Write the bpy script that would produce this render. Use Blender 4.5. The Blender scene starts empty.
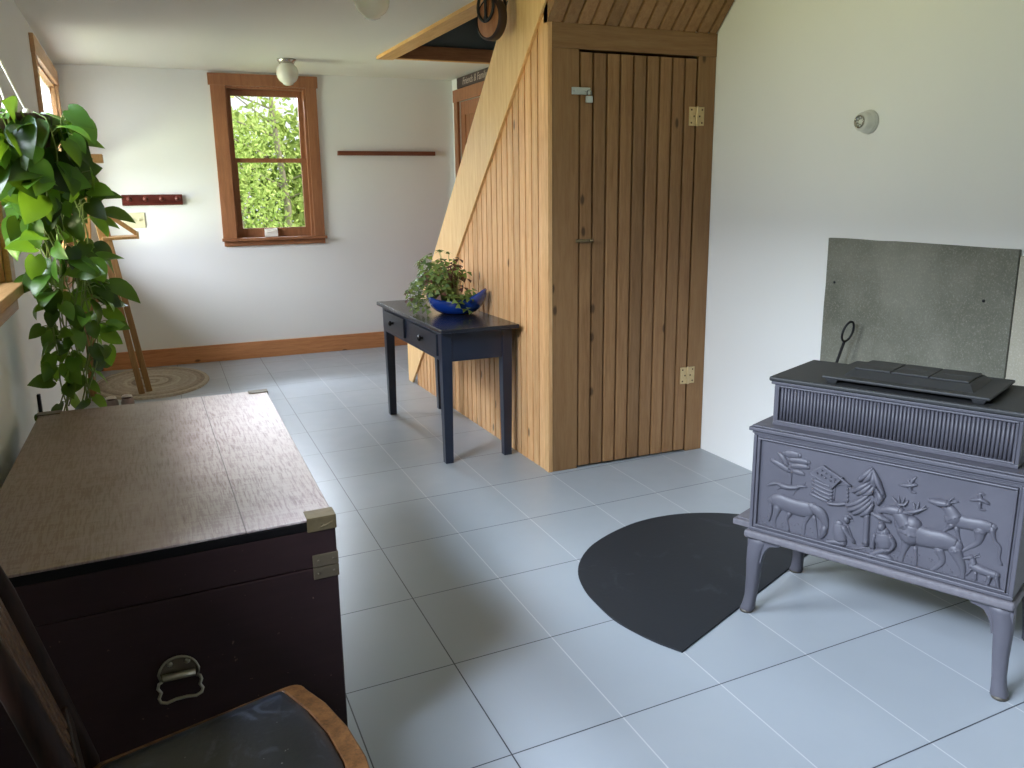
import bpy, math, random
from mathutils import Vector, Matrix
random.seed(7)
PI = math.pi
C = bpy.context.scene.collection
SC = bpy.context.scene

# ------------------------------------------------------------------ camera model (metres, world axes = room axes)
RM = ((0.9151554, -0.4029172, -0.0121796), (-0.1020146, -0.2022655, -0.9740029), (0.3899790, 0.8926065, -0.2262078))
FOC = 837.21
H = 1.445
CEIL = 2.435
XR = 2.80      # right wall
XL = -0.47     # left wall
YB = 7.70      # back wall

def ray(x, y):
    a, b = (x - 512) / FOC, (y - 384) / FOC
    return Vector(tuple(a * RM[0][i] + b * RM[1][i] + RM[2][i] for i in range(3)))
CAM = Vector((0, 0, H))
def at_y(x, y, Y):
    d = ray(x, y); return CAM + d * (Y / d.y)
def at_x(x, y, X):
    d = ray(x, y); return CAM + d * (X / d.x)
def at_z(x, y, Z):
    d = ray(x, y); return CAM + d * ((Z - H) / d.z)

# ------------------------------------------------------------------ mesh building
class MB:
    def __init__(s): s.v = []; s.f = []; s.sm = []; s.mi = []; s.m = 0
    def add(s, vs, fs, smooth=False):
        o = len(s.v); s.v += [Vector(v) for v in vs]
        for f in fs: s.f.append(tuple(i + o for i in f)); s.sm.append(smooth); s.mi.append(s.m)
        return s
    def box(s, x0, x1, y0, y1, z0, z1):
        v = [(x, y, z) for z in (z0, z1) for y in (y0, y1) for x in (x0, x1)]
        return s.add(v, [(0, 2, 3, 1), (4, 5, 7, 6), (0, 1, 5, 4), (2, 6, 7, 3), (0, 4, 6, 2), (1, 3, 7, 5)])
    def hexa(s, b, t):      # bottom quad, top quad (ccw from above)
        return s.add(list(b) + list(t), [(3, 2, 1, 0), (4, 5, 6, 7), (0, 1, 5, 4), (1, 2, 6, 5), (2, 3, 7, 6), (3, 0, 4, 7)])
    def bar(s, p, q, w, h, up=(0, 0, 1), w2=None, h2=None):
        p, q, up = Vector(p), Vector(q), Vector(up)
        d = (q - p).normalized(); r = d.cross(up).normalized(); u = r.cross(d)
        w2 = w if w2 is None else w2; h2 = h if h2 is None else h2
        a = [p + r * sx * w / 2 + u * sy * h / 2 for sx, sy in ((-1, -1), (1, -1), (1, 1), (-1, 1))]
        b = [q + r * sx * w2 / 2 + u * sy * h2 / 2 for sx, sy in ((-1, -1), (1, -1), (1, 1), (-1, 1))]
        return s.add(a + b, [(0, 1, 2, 3)[::-1] if False else (3, 2, 1, 0), (4, 5, 6, 7), (0, 1, 5, 4), (1, 2, 6, 5), (2, 3, 7, 6), (3, 0, 4, 7)])
    def tube(s, path, rad, n=10, closed=False):
        P = [Vector(p) for p in path]; m = len(P)
        R = rad if isinstance(rad, (list, tuple)) else [rad] * m
        T = []
        for i in range(m):
            a = P[(i - 1) % m] if (closed or i > 0) else P[i]
            b = P[(i + 1) % m] if (closed or i < m - 1) else P[i]
            T.append((b - a).normalized())
        u = T[0].orthogonal().normalized(); vs = []
        for i in range(m):
            u = (u - T[i] * u.dot(T[i])).normalized(); w = T[i].cross(u)
            for k in range(n):
                an = 2 * PI * k / n
                vs.append(P[i] + (u * math.cos(an) + w * math.sin(an)) * R[i])
        fs = []
        for i in range(m if closed else m - 1):
            j = (i + 1) % m
            for k in range(n):
                l = (k + 1) % n
                fs.append((i * n + k, i * n + l, j * n + l, j * n + k))
        s.add(vs, fs, True)
        if not closed:
            o = len(s.v) - m * n
            s.f.append(tuple(o + k for k in range(n))[::-1]); s.sm.append(False); s.mi.append(s.m)
            s.f.append(tuple(o + (m - 1) * n + k for k in range(n))); s.sm.append(False); s.mi.append(s.m)
        return s
    def lathe(s, prof, cen=(0, 0, 0), axis=(0, 0, 1), n=32):
        cen = Vector(cen); ax = Vector(axis).normalized(); u = ax.orthogonal().normalized(); w = ax.cross(u)
        vs = []; m = len(prof)
        for r, z in prof:
            for k in range(n):
                a = 2 * PI * k / n
                vs.append(cen + ax * z + (u * math.cos(a) + w * math.sin(a)) * max(r, 1e-5))
        fs = [(i * n + k, i * n + (k + 1) % n, (i + 1) * n + (k + 1) % n, (i + 1) * n + k) for i in range(m - 1) for k in range(n)]
        return s.add(vs, fs, True)
    def prism(s, poly, fn0, fn1):   # polygon in 2D mapped to two faces
        n = len(poly); a = [fn0(*p) for p in poly]; b = [fn1(*p) for p in poly]
        return s.add(a + b, [tuple(range(n))[::-1], tuple(range(n, 2 * n))] + [(i, (i + 1) % n, n + (i + 1) % n, n + i) for i in range(n)])
    def ell(s, c, ax, n=12, m=8):   # ellipsoid, ax = three half-axis vectors
        c = Vector(c); A, B, D = (Vector(a) for a in ax); vs = []
        for i in range(m + 1):
            t = PI * i / m
            for k in range(n):
                p = 2 * PI * k / n
                vs.append(c + A * math.sin(t) * math.cos(p) + B * math.sin(t) * math.sin(p) + D * math.cos(t))
        return s.add(vs, [(i * n + k, i * n + (k + 1) % n, (i + 1) * n + (k + 1) % n, (i + 1) * n + k) for i in range(m) for k in range(n)], True)

ROOTM = {}
def link(name, mb, mat, parent=None, local=False, bevel=0.0, subsurf=0, seg=2):
    vs = mb.v
    if parent is not None and not local:
        inv = ROOTM[parent.name].inverted(); vs = [inv @ v for v in vs]
    me = bpy.data.meshes.new(name); me.from_pydata([tuple(v) for v in vs], [], mb.f)
    me.polygons.foreach_set('use_smooth', mb.sm)
    for m in (mat if isinstance(mat, (list, tuple)) else [mat]): me.materials.append(m)
    me.polygons.foreach_set('material_index', mb.mi)
    import bmesh
    bm = bmesh.new(); bm.from_mesh(me); bmesh.ops.recalc_face_normals(bm, faces=bm.faces) if not getattr(mb, 'open', False) else None
    bm.to_mesh(me); bm.free(); me.update()
    o = bpy.data.objects.new(name, me); C.objects.link(o)
    if parent is not None:
        o.parent = parent; ROOTM[o.name] = ROOTM[parent.name]
    else: ROOTM[o.name] = Matrix.Identity(4)
    if bevel:
        b = o.modifiers.new('bevel', 'BEVEL'); b.width = bevel; b.segments = seg; b.limit_method = 'ANGLE'; b.angle_limit = math.radians(40)
    if subsurf:
        b = o.modifiers.new('sub', 'SUBSURF'); b.levels = b.render_levels = subsurf
    return o
def tag(o, label, cat, group=None):
    o['label'] = label; o['category'] = cat
    if group: o['group'] = group
    return o
def thing(name, label, cat, loc=(0, 0, 0), rotz=0.0, group=None):
    o = bpy.data.objects.new(name, None); C.objects.link(o); o.location = loc; o.rotation_euler = (0, 0, rotz); o.empty_display_size = .05
    ROOTM[o.name] = Matrix.Translation(Vector(loc)) @ Matrix.Rotation(rotz, 4, 'Z')
    return tag(o, label, cat, group)
def struct(name, mb, mat, label=None, bevel=0.0, parent=None):
    o = link(name, mb, mat, parent, bevel=bevel)
    if parent is None: o['kind'] = 'structure'
    if label: o['label'] = label
    return o

# ------------------------------------------------------------------ materials
def srgb(r, g, b):
    f = lambda c: (c / 255 / 12.92) if c <= 10 else ((c / 255 + .055) / 1.055) ** 2.4
    return (f(r), f(g), f(b), 1)
class M:
    def __init__(s, name):
        s.m = bpy.data.materials.new(name); s.m.use_nodes = True; s.t = s.m.node_tree; s.t.nodes.clear()
        s.out = s.n('ShaderNodeOutputMaterial'); s.b = s.n('ShaderNodeBsdfPrincipled'); s.l(s.b.outputs[0], s.out.inputs[0])
    def n(s, k, **kw):
        o = s.t.nodes.new(k)
        for a, v in kw.items(): setattr(o, a, v)
        return o
    def l(s, a, b): s.t.links.new(a, b)
    def put(s, inp, v):
        if hasattr(v, 'is_linked') or hasattr(v, 'links'): s.l(v, inp)
        else: inp.default_value = v
    def math(s, op, a, b=None, c=None):
        o = s.n('ShaderNodeMath', operation=op); s.put(o.inputs[0], a)
        if b is not None: s.put(o.inputs[1], b)
        if c is not None: s.put(o.inputs[2], c)
        return o.outputs[0]
    def mix(s, f, a, b, blend='MIX'):
        o = s.n('ShaderNodeMix', data_type='RGBA', blend_type=blend); s.put(o.inputs[0], f); s.put(o.inputs[6], a); s.put(o.inputs[7], b); return o.outputs[2]
    def obj(s, scale=(1, 1, 1), loc=(0, 0, 0), rot=(0, 0, 0)):
        tc = s.n('ShaderNodeTexCoord'); mp = s.n('ShaderNodeMapping'); s.l(tc.outputs['Object'], mp.inputs[0])
        mp.inputs[1].default_value = loc; mp.inputs[2].default_value = rot; mp.inputs[3].default_value = scale; return mp.outputs[0]
    def noise(s, vec, scale=5, detail=4, rough=.5, dist=0):
        o = s.n('ShaderNodeTexNoise'); s.put(o.inputs['Vector'], vec); o.inputs['Scale'].default_value = scale; o.inputs['Detail'].default_value = detail
        o.inputs['Roughness'].default_value = rough; o.inputs['Distortion'].default_value = dist; return o.outputs['Fac']
    def ramp(s, f, stops, interp='LINEAR'):
        o = s.n('ShaderNodeValToRGB'); s.l(f, o.inputs[0]); e = o.color_ramp.elements; o.color_ramp.interpolation = interp
        while len(e) < len(stops): e.new(.5)
        for i, (p, c) in enumerate(stops):
            e[i].position = p; e[i].color = c if len(c) == 4 else (*c, 1)
        return o.outputs[0]
    def set(s, color=None, rough=.5, metal=0.0, spec=None, coat=None):
        if color is not None: s.put(s.b.inputs['Base Color'], color)
        s.put(s.b.inputs['Roughness'], rough); s.b.inputs['Metallic'].default_value = metal
        if spec is not None: s.b.inputs['Specular IOR Level'].default_value = spec
        if coat: s.b.inputs['Coat Weight'].default_value = coat; s.b.inputs['Coat Roughness'].default_value = .15
        return s
    def bump(s, h, strength=.2, dist=.01):
        o = s.n('ShaderNodeBump'); s.l(h, o.inputs['Height']); o.inputs['Strength'].default_value = strength; o.inputs['Distance'].default_value = dist
        s.l(o.outputs[0], s.b.inputs['Normal']); return s

def plain(name, col, rough=.5, metal=0, spec=None, coat=None, vary=0.08, scale=8, bump=0):
    m = M(name); n = m.noise(m.obj(), scale, 4)
    c = m.mix(n, tuple(x * (1 - vary) for x in col[:3]) + (1,), tuple(min(1, x * (1 + vary)) for x in col[:3]) + (1,))
    m.set(c, rough, metal, spec, coat)
    if bump: m.bump(m.noise(m.obj(), 60, 3), bump, .004)
    return m.m

def wood(name, light, dark, axis='Z', board=None, baxis=0, boff=0.0, rough=.45, knots=True, vary=.16, spec=.3, stretch=14, perp=1, amount=.34):
    """pine-like wood: grain runs along axis; boards of given width across baxis vary in tone"""
    m = M(name)
    sc = {'X': (1, stretch, stretch), 'Y': (stretch, 1, stretch), 'Z': (stretch, stretch, 1)}[axis]
    v = m.obj()
    sep = m.n('ShaderNodeSeparateXYZ'); m.l(v, sep.inputs[0])
    shift = None
    if board:
        idx = m.math('FLOOR', m.math('DIVIDE', m.math('SUBTRACT', sep.outputs[baxis], boff), board))
        wn = m.n('ShaderNodeTexWhiteNoise', noise_dimensions='1D'); m.l(idx, wn.inputs['W']); rnd = wn.outputs['Value']
        comb = m.n('ShaderNodeCombineXYZ'); k = m.math('MULTIPLY', rnd, 37.0)
        for i in range(3): m.l(k, comb.inputs[i])
        va = m.n('ShaderNodeVectorMath', operation='ADD'); m.l(v, va.inputs[0]); m.l(comb.outputs[0], va.inputs[1]); vec = va.outputs[0]
    else: vec = v; rnd = None
    mp = m.n('ShaderNodeMapping'); m.l(vec, mp.inputs[0]); mp.inputs[3].default_value = sc
    g1 = m.noise(mp.outputs[0], 3.0, 5, .6, .6)
    g2 = m.noise(mp.outputs[0], 14.0, 3, .6, .3)
    g = m.math('ADD', m.math('MULTIPLY', g1, .65), m.math('MULTIPLY', g2, .35))
    col = m.ramp(g, [(.33, dark), (.62, light)])
    if rnd is not None:
        f = m.math('ADD', m.math('MULTIPLY', rnd, 2 * vary), 1 - vary)
        cb = m.n('ShaderNodeCombineColor');
        for i in range(3): m.l(f, cb.inputs[i])
        col = m.mix(1.0, col, cb.outputs[0], 'MULTIPLY')
    if knots:
        ks = {'X': [3.2, 7, 7], 'Y': [7, 3.2, 7], 'Z': [7, 7, 3.2]}[axis]; ks[perp] = 0
        mk = m.n('ShaderNodeMapping'); m.l(vec, mk.inputs[0]); mk.inputs[3].default_value = ks
        sk = m.n('ShaderNodeSeparateXYZ'); m.l(mk.outputs[0], sk.inputs[0]); al = 'XYZ'.index(axis); ac = 3 - al - perp if perp != al else (al + 1) % 3
        ck = m.n('ShaderNodeCombineXYZ'); m.l(sk.outputs[ac], ck.inputs[0]); m.l(sk.outputs[al], ck.inputs[1])
        vo = m.n('ShaderNodeTexVoronoi', voronoi_dimensions='2D'); m.l(ck.outputs[0], vo.inputs['Vector']); vo.inputs['Scale'].default_value = 1.0
        sc_ = m.n('ShaderNodeSeparateColor'); m.l(vo.outputs['Color'], sc_.inputs[0])
        pick = m.math('LESS_THAN', sc_.outputs[0], amount)
        dd = m.math('ADD', vo.outputs['Distance'], m.math('MULTIPLY', m.math('SUBTRACT', g2, .5), .05))
        ring = m.math('MULTIPLY', pick, m.ramp(dd, [(.05, (1, 1, 1)), (.10, (0, 0, 0))]))
        col = m.mix(m.math('MULTIPLY', ring, .85), col, tuple(c * .22 for c in dark[:3]) + (1,))
    m.set(col, rough, 0, spec); m.bump(g, .08, .003)
    return m.m

PINE_L, PINE_D = srgb(238, 192, 138), srgb(206, 150, 96)
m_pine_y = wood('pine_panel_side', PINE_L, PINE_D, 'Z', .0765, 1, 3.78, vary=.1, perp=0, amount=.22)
m_pine_x = wood('pine_panel_front_shaded', srgb(150, 114, 77), srgb(125, 89, 56), 'Z', .0755, 0, 2.0085, vary=.16, amount=.28)  # shade of the closet front, soffit, frame and header put into their colour
m_pine_soffit = wood('pine_panel_soffit_shaded', srgb(154, 117, 78), srgb(130, 93, 58), 'Y', .0755, 0, 1.84, vary=.16, knots=False)
m_pine_frame = wood('pine_frame_shaded', srgb(149, 114, 77), srgb(132, 96, 61), 'Z', vary=.1, amount=.2)
m_pine_head = wood('pine_header_shaded', srgb(149, 114, 77), srgb(130, 94, 60), 'X', amount=.25)
m_pine_str = wood('pine_stringer', srgb(248, 210, 152), srgb(228, 180, 122), 'Z', knots=False)
m_pine_trim = wood('pine_ceiling_trim', srgb(222, 176, 112), srgb(200, 148, 84), 'Y', knots=False)
m_pine_base = wood('pine_baseboard', srgb(196, 138, 92), srgb(166, 108, 68), 'X', amount=.3)
m_fir_v = wood('fir_casing_upright', srgb(156, 106, 74), srgb(128, 82, 55), 'Z', knots=False)
m_fir_h = wood('fir_casing_level', srgb(154, 104, 73), srgb(126, 80, 54), 'X', knots=False)
m_fir_y = wood('fir_casing_side', srgb(200, 160, 116), srgb(174, 130, 88), 'Y', knots=False)
m_easel = wood('easel_beech', srgb(164, 128, 82), srgb(134, 100, 60), 'Z', knots=False)
m_mahog = wood('mahogany', srgb(98, 44, 36), srgb(66, 26, 22), 'X', knots=False, rough=.35)
m_rail = wood('rail_walnut', srgb(128, 74, 50), srgb(98, 52, 36), 'X', knots=False)
m_oak = wood('chair_oak', srgb(118, 80, 46), srgb(66, 40, 22), 'Z', knots=False, rough=.4)
m_oak_dark = wood('chair_oak_dark', srgb(48, 29, 20), srgb(26, 16, 11), 'Z', knots=False, rough=.6, spec=.15)
m_oak_slat = wood('chair_oak_slat', srgb(104, 72, 44), srgb(58, 37, 22), 'Z', knots=False, rough=.4)
m_tread = wood('stair_tread_pine', srgb(170, 118, 70), srgb(140, 92, 52), 'X', knots=False)

m_wall = M('white_wall_paint'); m_wall.set(m_wall.mix(m_wall.noise(m_wall.obj(), 1.3, 3), srgb(226, 226, 224), srgb(234, 234, 231)), .7, 0, .2).bump(m_wall.noise(m_wall.obj(), 40, 4), .05, .004); m_wall = m_wall.m
m_ceil = plain('ceiling_paint', srgb(222, 220, 212), .8, vary=.02, scale=2)
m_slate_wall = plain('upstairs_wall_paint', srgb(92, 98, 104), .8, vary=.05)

def floor_mat():
    m = M('painted_tile_floor'); v = m.obj(); sep = m.n('ShaderNodeSeparateXYZ'); m.l(v, sep.inputs[0]); X, Y = sep.outputs[0], sep.outputs[1]
    S = .34; a, b, c, d = 1.021 * S, -.030 * S, .049 * S, -1.386 * S; x0, y0 = 2.319 * S, 9.35 * S
    det = a * d - b * c
    def aff(p, q): return m.math('ADD', m.math('MULTIPLY', m.math('SUBTRACT', X, x0), p), m.math('MULTIPLY', m.math('SUBTRACT', Y, y0), q))
    u = aff(d / det, -b / det); w = aff(-c / det, a / det)
    du = m.math('PINGPONG', u, .5); dw = m.math('PINGPONG', w, .5)     # distance to the nearest line, in tiles
    nz = m.noise(v, 9, 3)
    lu = m.math('LESS_THAN', du, .0055); lw = m.math('LESS_THAN', dw, .0042)
    # joints running into the room get window glints painted pale at right, dark elsewhere
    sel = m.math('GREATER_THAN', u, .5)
    base = m.mix(m.noise(v, 1.7, 4, .6), srgb(150, 157, 164), srgb(163, 169, 175))
    idx = m.math('ADD', m.math('MULTIPLY', m.math('FLOOR', u), 3.7), m.math('MULTIPLY', m.math('FLOOR', w), 9.1))
    wn = m.n('ShaderNodeTexWhiteNoise', noise_dimensions='1D'); m.l(idx, wn.inputs['W'])
    base = m.mix(m.math('MULTIPLY', wn.outputs['Value'], .35), base, srgb(140, 147, 154))
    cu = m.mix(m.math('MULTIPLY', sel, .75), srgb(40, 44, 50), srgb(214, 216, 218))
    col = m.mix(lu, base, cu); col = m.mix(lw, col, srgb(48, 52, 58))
    r = m.math('ADD', m.math('MULTIPLY', nz, .18), .26)
    m.set(col, r, 0, .5)
    h = m.math('SUBTRACT', m.math('MULTIPLY', m.noise(v, 5, 2), .25), m.math('MAXIMUM', lu, lw))
    m.bump(h, .25, .004); return m.m
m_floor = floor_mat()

m_iron = M('cast_iron_enamel'); m_iron.set(m_iron.mix(m_iron.noise(m_iron.obj(), 14, 4), srgb(72, 71, 79), srgb(86, 85, 93)), .5, .0, .5).bump(m_iron.noise(m_iron.obj(), 160, 3), .12, .002); m_iron = m_iron.m
m_iron_worn = M('worn_grey_iron'); m_iron_worn.set(m_iron_worn.mix(m_iron_worn.noise(m_iron_worn.obj(), 60, 4), srgb(84, 82, 88), srgb(112, 109, 114)), .6, .0, .4).bump(m_iron_worn.noise(m_iron_worn.obj(), 160, 3), .2, .002); m_iron_worn = m_iron_worn.m
m_iron_dark = M('black_stove_top'); m_iron_dark.set(m_iron_dark.mix(m_iron_dark.noise(m_iron_dark.obj(), 9, 4), srgb(38, 39, 40), srgb(50, 51, 52)), .55, 0, .45).bump(m_iron_dark.noise(m_iron_dark.obj(), 140, 3), .1, .002); m_iron_dark = m_iron_dark.m
m_foot = plain('worn_leveler_brass', srgb(84, 79, 70), .5, .4)
m_wrought = plain('wrought_iron', srgb(38, 38, 40), .5, .3)
m_navy = M('navy_paint'); m_navy.set(m_navy.mix(m_navy.noise(m_navy.obj(), 6, 4), srgb(27, 34, 50), srgb(33, 41, 60)), .33, 0, .5); m_navy = m_navy.m
m_navy_top = M('navy_top_paint'); m_navy_top.set(m_navy_top.mix(m_navy_top.noise(m_navy_top.obj(), 9, 5), srgb(24, 26, 34), srgb(33, 35, 45)), .22, 0, .5); m_navy_top = m_navy_top.m
m_drawer = plain('charcoal_drawer_paint', srgb(42, 45, 54), .4)
m_knob = plain('dark_bronze', srgb(42, 36, 34), .35, .7)
m_brass = plain('aged_brass', srgb(116, 101, 72), .5, .45, vary=.25, scale=60, bump=.3)
m_brass_dark = plain('dull_bronze_plate', srgb(100, 88, 70), .55, .3, vary=.12, scale=14)
m_brass_pale = plain('bright_brass_hinge', srgb(206, 182, 136), .4, .4, vary=.18, scale=60)
m_screw = plain('hinge_screw', srgb(92, 74, 48), .5, .5)
m_zinc = plain('galvanised_steel', srgb(190, 196, 196), .35, .6)
m_zinc_dark = plain('shackle_steel', srgb(110, 116, 118), .3, .9)
m_chrome = plain('brushed_nickel', srgb(190, 186, 176), .25, .9)
m_ivory = plain('ivory_plastic', srgb(226, 220, 184), .4, vary=.02)
m_whiteplastic = plain('white_plastic', srgb(236, 232, 228), .35, vary=.02)
m_fixture = plain('white_glazed_porcelain', srgb(214, 214, 206), .35, vary=.02)
m_steel = plain('handle_steel', srgb(164, 155, 134), .32, .8, vary=.2, scale=50)
m_rubber = M('black_hearth_mat'); m_rubber.set(m_rubber.mix(m_rubber.ramp(m_rubber.noise(m_rubber.obj(), 5, 6, .65, 1.0), [(.6, (0, 0, 0)), (.78, (1, 1, 1))]), srgb(30, 33, 38), srgb(54, 57, 62)), .62, 0, .35).bump(m_rubber.noise(m_rubber.obj(), 70, 4), .15, .003); m_rubber = m_rubber.m

def slab_mat(name, a, b, c):
    m = M(name); v = m.obj()
    n1 = m.noise(v, 3.0, 5, .6); n2 = m.noise(v, 150, 4, .75)
    col = m.mix(m.ramp(n1, [(.35, (0, 0, 0)), (.65, (1, 1, 1))]), a, b)
    sp = m.ramp(n2, [(.52, (0, 0, 0)), (.68, (1, 1, 1))])
    col = m.mix(m.math('MULTIPLY', sp, .55), col, c)
    m.set(col, .8, 0, .3); m.bump(n2, .35, .003); return m.m
m_slab = slab_mat('cement_heat_shield', srgb(100, 101, 89), srgb(130, 130, 118), srgb(162, 160, 148))
m_slab2 = slab_mat('pale_cement_shield', srgb(168, 164, 148), srgb(182, 178, 162), srgb(214, 210, 196))

def lid_mat():
    m = M('worn_chest_top'); v = m.obj()
    mp = m.obj(scale=(64, 5, 40)); g = m.noise(mp, 2.2, 6, .7, .3)
    mp2 = m.obj(scale=(10, 48, 40)); g2 = m.noise(mp2, 2.0, 6, .7, .3)
    patch = m.noise(v, 2.4, 5, .6)
    sep = m.n('ShaderNodeSeparateXYZ'); m.l(v, sep.inputs[0])
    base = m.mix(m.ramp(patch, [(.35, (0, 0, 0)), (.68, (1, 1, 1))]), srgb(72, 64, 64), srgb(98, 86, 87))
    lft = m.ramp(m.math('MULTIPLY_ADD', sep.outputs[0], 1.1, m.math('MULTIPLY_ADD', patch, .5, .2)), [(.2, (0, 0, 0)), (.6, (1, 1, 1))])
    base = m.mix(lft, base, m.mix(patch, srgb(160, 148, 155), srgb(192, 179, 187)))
    # scuffed right-hand board
    xr = m.math('MULTIPLY_ADD', m.math('SUBTRACT', sep.outputs[0], .02), 3.2, m.math('MULTIPLY', m.math('SUBTRACT', patch, .5), 1.6))
    wear = m.ramp(m.math('MAXIMUM', m.math('MINIMUM', xr, 1.0), 0.0), [(0, (.25, .25, .25)), (.35, (1, 1, 1))])
    scr = m.ramp(m.math('ADD', m.math('MULTIPLY', g, .7), m.math('MULTIPLY', g2, .3)), [(.45, (0, 0, 0)), (.54, (1, 1, 1))])
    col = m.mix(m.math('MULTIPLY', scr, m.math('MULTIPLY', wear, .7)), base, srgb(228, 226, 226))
    dk = m.ramp(m.math('ADD', m.math('MULTIPLY', g, .7), m.math('MULTIPLY', patch, .3)), [(.36, (1, 1, 1)), (.46, (0, 0, 0))])
    col = m.mix(m.math('MULTIPLY', dk, .75), col, srgb(70, 62, 63))
    # bare tan patches where the finish wore through
    n3 = m.noise(v, 5.5, 6, .65, .8)
    yl = m.math('SUBTRACT', 2.6, sep.outputs[1])
    tan = m.ramp(m.math('ADD', n3, m.math('MULTIPLY', yl, .2)), [(.62, (0, 0, 0)), (.74, (1, 1, 1))])
    col = m.mix(m.math('MULTIPLY', tan, .4), col, srgb(158, 124, 100))
    # seam between the two boards
    seam = m.math('LESS_THAN', m.math('ABSOLUTE', m.math('SUBTRACT', sep.outputs[0], .16)), .0016)
    col = m.mix(m.math('MULTIPLY', seam, .6), col, srgb(40, 30, 28))
    # knots
    for kx, ky, kr in ((.03, 2.66, .016), (-.2, 2.35, .02)):
        dx = m.math('SUBTRACT', sep.outputs[0], kx); dy = m.math('SUBTRACT', sep.outputs[1], ky)
        d = m.math('SQRT', m.math('ADD', m.math('MULTIPLY', dx, dx), m.math('MULTIPLY', dy, dy)))
        col = m.mix(m.ramp(m.math('ADD', d, m.math('MULTIPLY', g, .012)), [(kr * .8, (1, 1, 1)), (kr * 1.4, (0, 0, 0))]), col, srgb(46, 34, 30))
    m.set(col, m.math('MULTIPLY_ADD', g, .25, .32), 0, .35); m.bump(m.math('ADD', g, g2), .15, .002); return m.m
m_lid = lid_mat()
def chest_mat():
    m = M('chest_side_paint'); v = m.obj()
    g = m.noise(m.obj(scale=(3, 3, 22)), 2.5, 4)
    col = m.mix(g, srgb(42, 27, 28), srgb(54, 35, 36))
    sp = m.ramp(m.noise(v, 70, 2), [(.74, (0, 0, 0)), (.77, (1, 1, 1))])
    col = m.mix(m.math('MULTIPLY', sp, .45), col, srgb(140, 110, 100))
    m.set(col, .5, 0, .25); return m.m
m_chest = chest_mat()
m_chest_edge = plain('chest_lid_edge', srgb(15, 12, 13), .7, spec=.15)

def leaf_mat(name, a, b, tr, trans=.35, rough=.32):
    m = M(name)
    oi = m.n('ShaderNodeNewGeometry')
    rnd = oi.outputs['Random Per Island']
    col = m.ramp(rnd, [(0, a), (1, b)])
    m.set(col, rough, 0, .5)
    t = m.n('ShaderNodeBsdfTranslucent'); m.put(t.inputs[0], m.ramp(rnd, [(0, tuple(c * .3 for c in tr[:3])), (1, tr)]))
    mx = m.n('ShaderNodeMixShader'); mx.inputs[0].default_value = trans
    m.l(m.b.outputs[0], mx.inputs[1]); m.l(t.outputs[0], mx.inputs[2]); m.l(mx.outputs[0], m.out.inputs[0]); return m.m
m_pothos = leaf_mat('pothos_leaf', srgb(10, 36, 22), srgb(92, 140, 50), srgb(150, 190, 50), .42)
m_pothos_stem = plain('pothos_stem', srgb(120, 138, 70), .5)
m_oxalis = leaf_mat('oxalis_leaf', srgb(72, 96, 46), srgb(122, 140, 62), srgb(150, 170, 60), .25, .5)
m_oxalis_red = leaf_mat('oxalis_red_leaf', srgb(84, 46, 42), srgb(104, 74, 52), srgb(120, 60, 40), .2, .5)
m_tree = leaf_mat('tree_leaf', srgb(128, 158, 64), srgb(206, 222, 136), srgb(214, 232, 130), .4, .7)
m_bark = plain('grey_bark', srgb(140, 132, 114), .8)
m_grass = plain('meadow_grass', srgb(120, 146, 70), .9, vary=.25, scale=3)
m_blue = M('cobalt_glaze'); m_blue.set(m_blue.mix(m_blue.noise(m_blue.obj(), 7, 3), srgb(14, 44, 116), srgb(24, 66, 150)), .16, 0, .6, coat=.4); m_blue = m_blue.m
m_soil = plain('potting_soil', srgb(46, 36, 28), .95)
m_terra = plain('brown_glazed_pot', srgb(70, 50, 40), .4)
m_rope = plain('white_cotton_rope', srgb(226, 222, 210), .85, vary=.06, scale=120)
m_shoe = plain('mauve_shoe_fabric', srgb(140, 122, 116), .8)
m_shoe_rim = plain('white_shoe_piping', srgb(226, 218, 210), .6)
m_shoe_in = plain('shoe_lining', srgb(84, 64, 56), .9)
m_vent = plain('black_cable_plastic', srgb(24, 24, 26), .5)

def leather_mat():
    m = M('cracked_black_leather'); v = m.obj()
    n = m.noise(v, 9, 6, .65, 1.2)
    col = m.mix(m.ramp(n, [(.55, (0, 0, 0)), (.75, (1, 1, 1))]), srgb(33, 37, 46), srgb(82, 90, 106))
    sp = m.ramp(m.noise(v, 70, 2), [(.75, (0, 0, 0)), (.77, (1, 1, 1))])
    col = m.mix(m.math('MULTIPLY', sp, .5), col, srgb(170, 172, 176))
    m.set(col, .42, 0, .5); m.bump(m.noise(v, 60, 5), .25, .003); return m.m
m_leather = leather_mat()

def rug_mat():
    m = M('braided_rug'); v = m.obj(); sep = m.n('ShaderNodeSeparateXYZ'); m.l(v, sep.inputs[0])
    dx = m.math('DIVIDE', sep.outputs[0], .45); dy = m.math('DIVIDE', sep.outputs[1], .60)
    d = m.math('SQRT', m.math('ADD', m.math('MULTIPLY', dx, dx), m.math('MULTIPLY', dy, dy)))
    ring = m.math('FLOOR', m.math('MULTIPLY', d, 15))
    wn = m.n('ShaderNodeTexWhiteNoise', noise_dimensions='1D'); m.l(ring, wn.inputs['W'])
    sp = m.noise(v, 55, 2)
    f = m.math('ADD', m.math('MULTIPLY', wn.outputs['Value'], .4), m.math('MULTIPLY', sp, .6))
    col = m.ramp(f, [(.2, srgb(116, 100, 88)), (.45, srgb(150, 138, 124)), (.75, srgb(182, 172, 154))])
    m.set(col, .95, 0, .1)
    h = m.math('PINGPONG', m.math('MULTIPLY', d, 15), .5)
    m.bump(m.math('ADD', h, m.math('MULTIPLY', sp, .3)), .6, .006); return m.m
m_rug = rug_mat()

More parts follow.
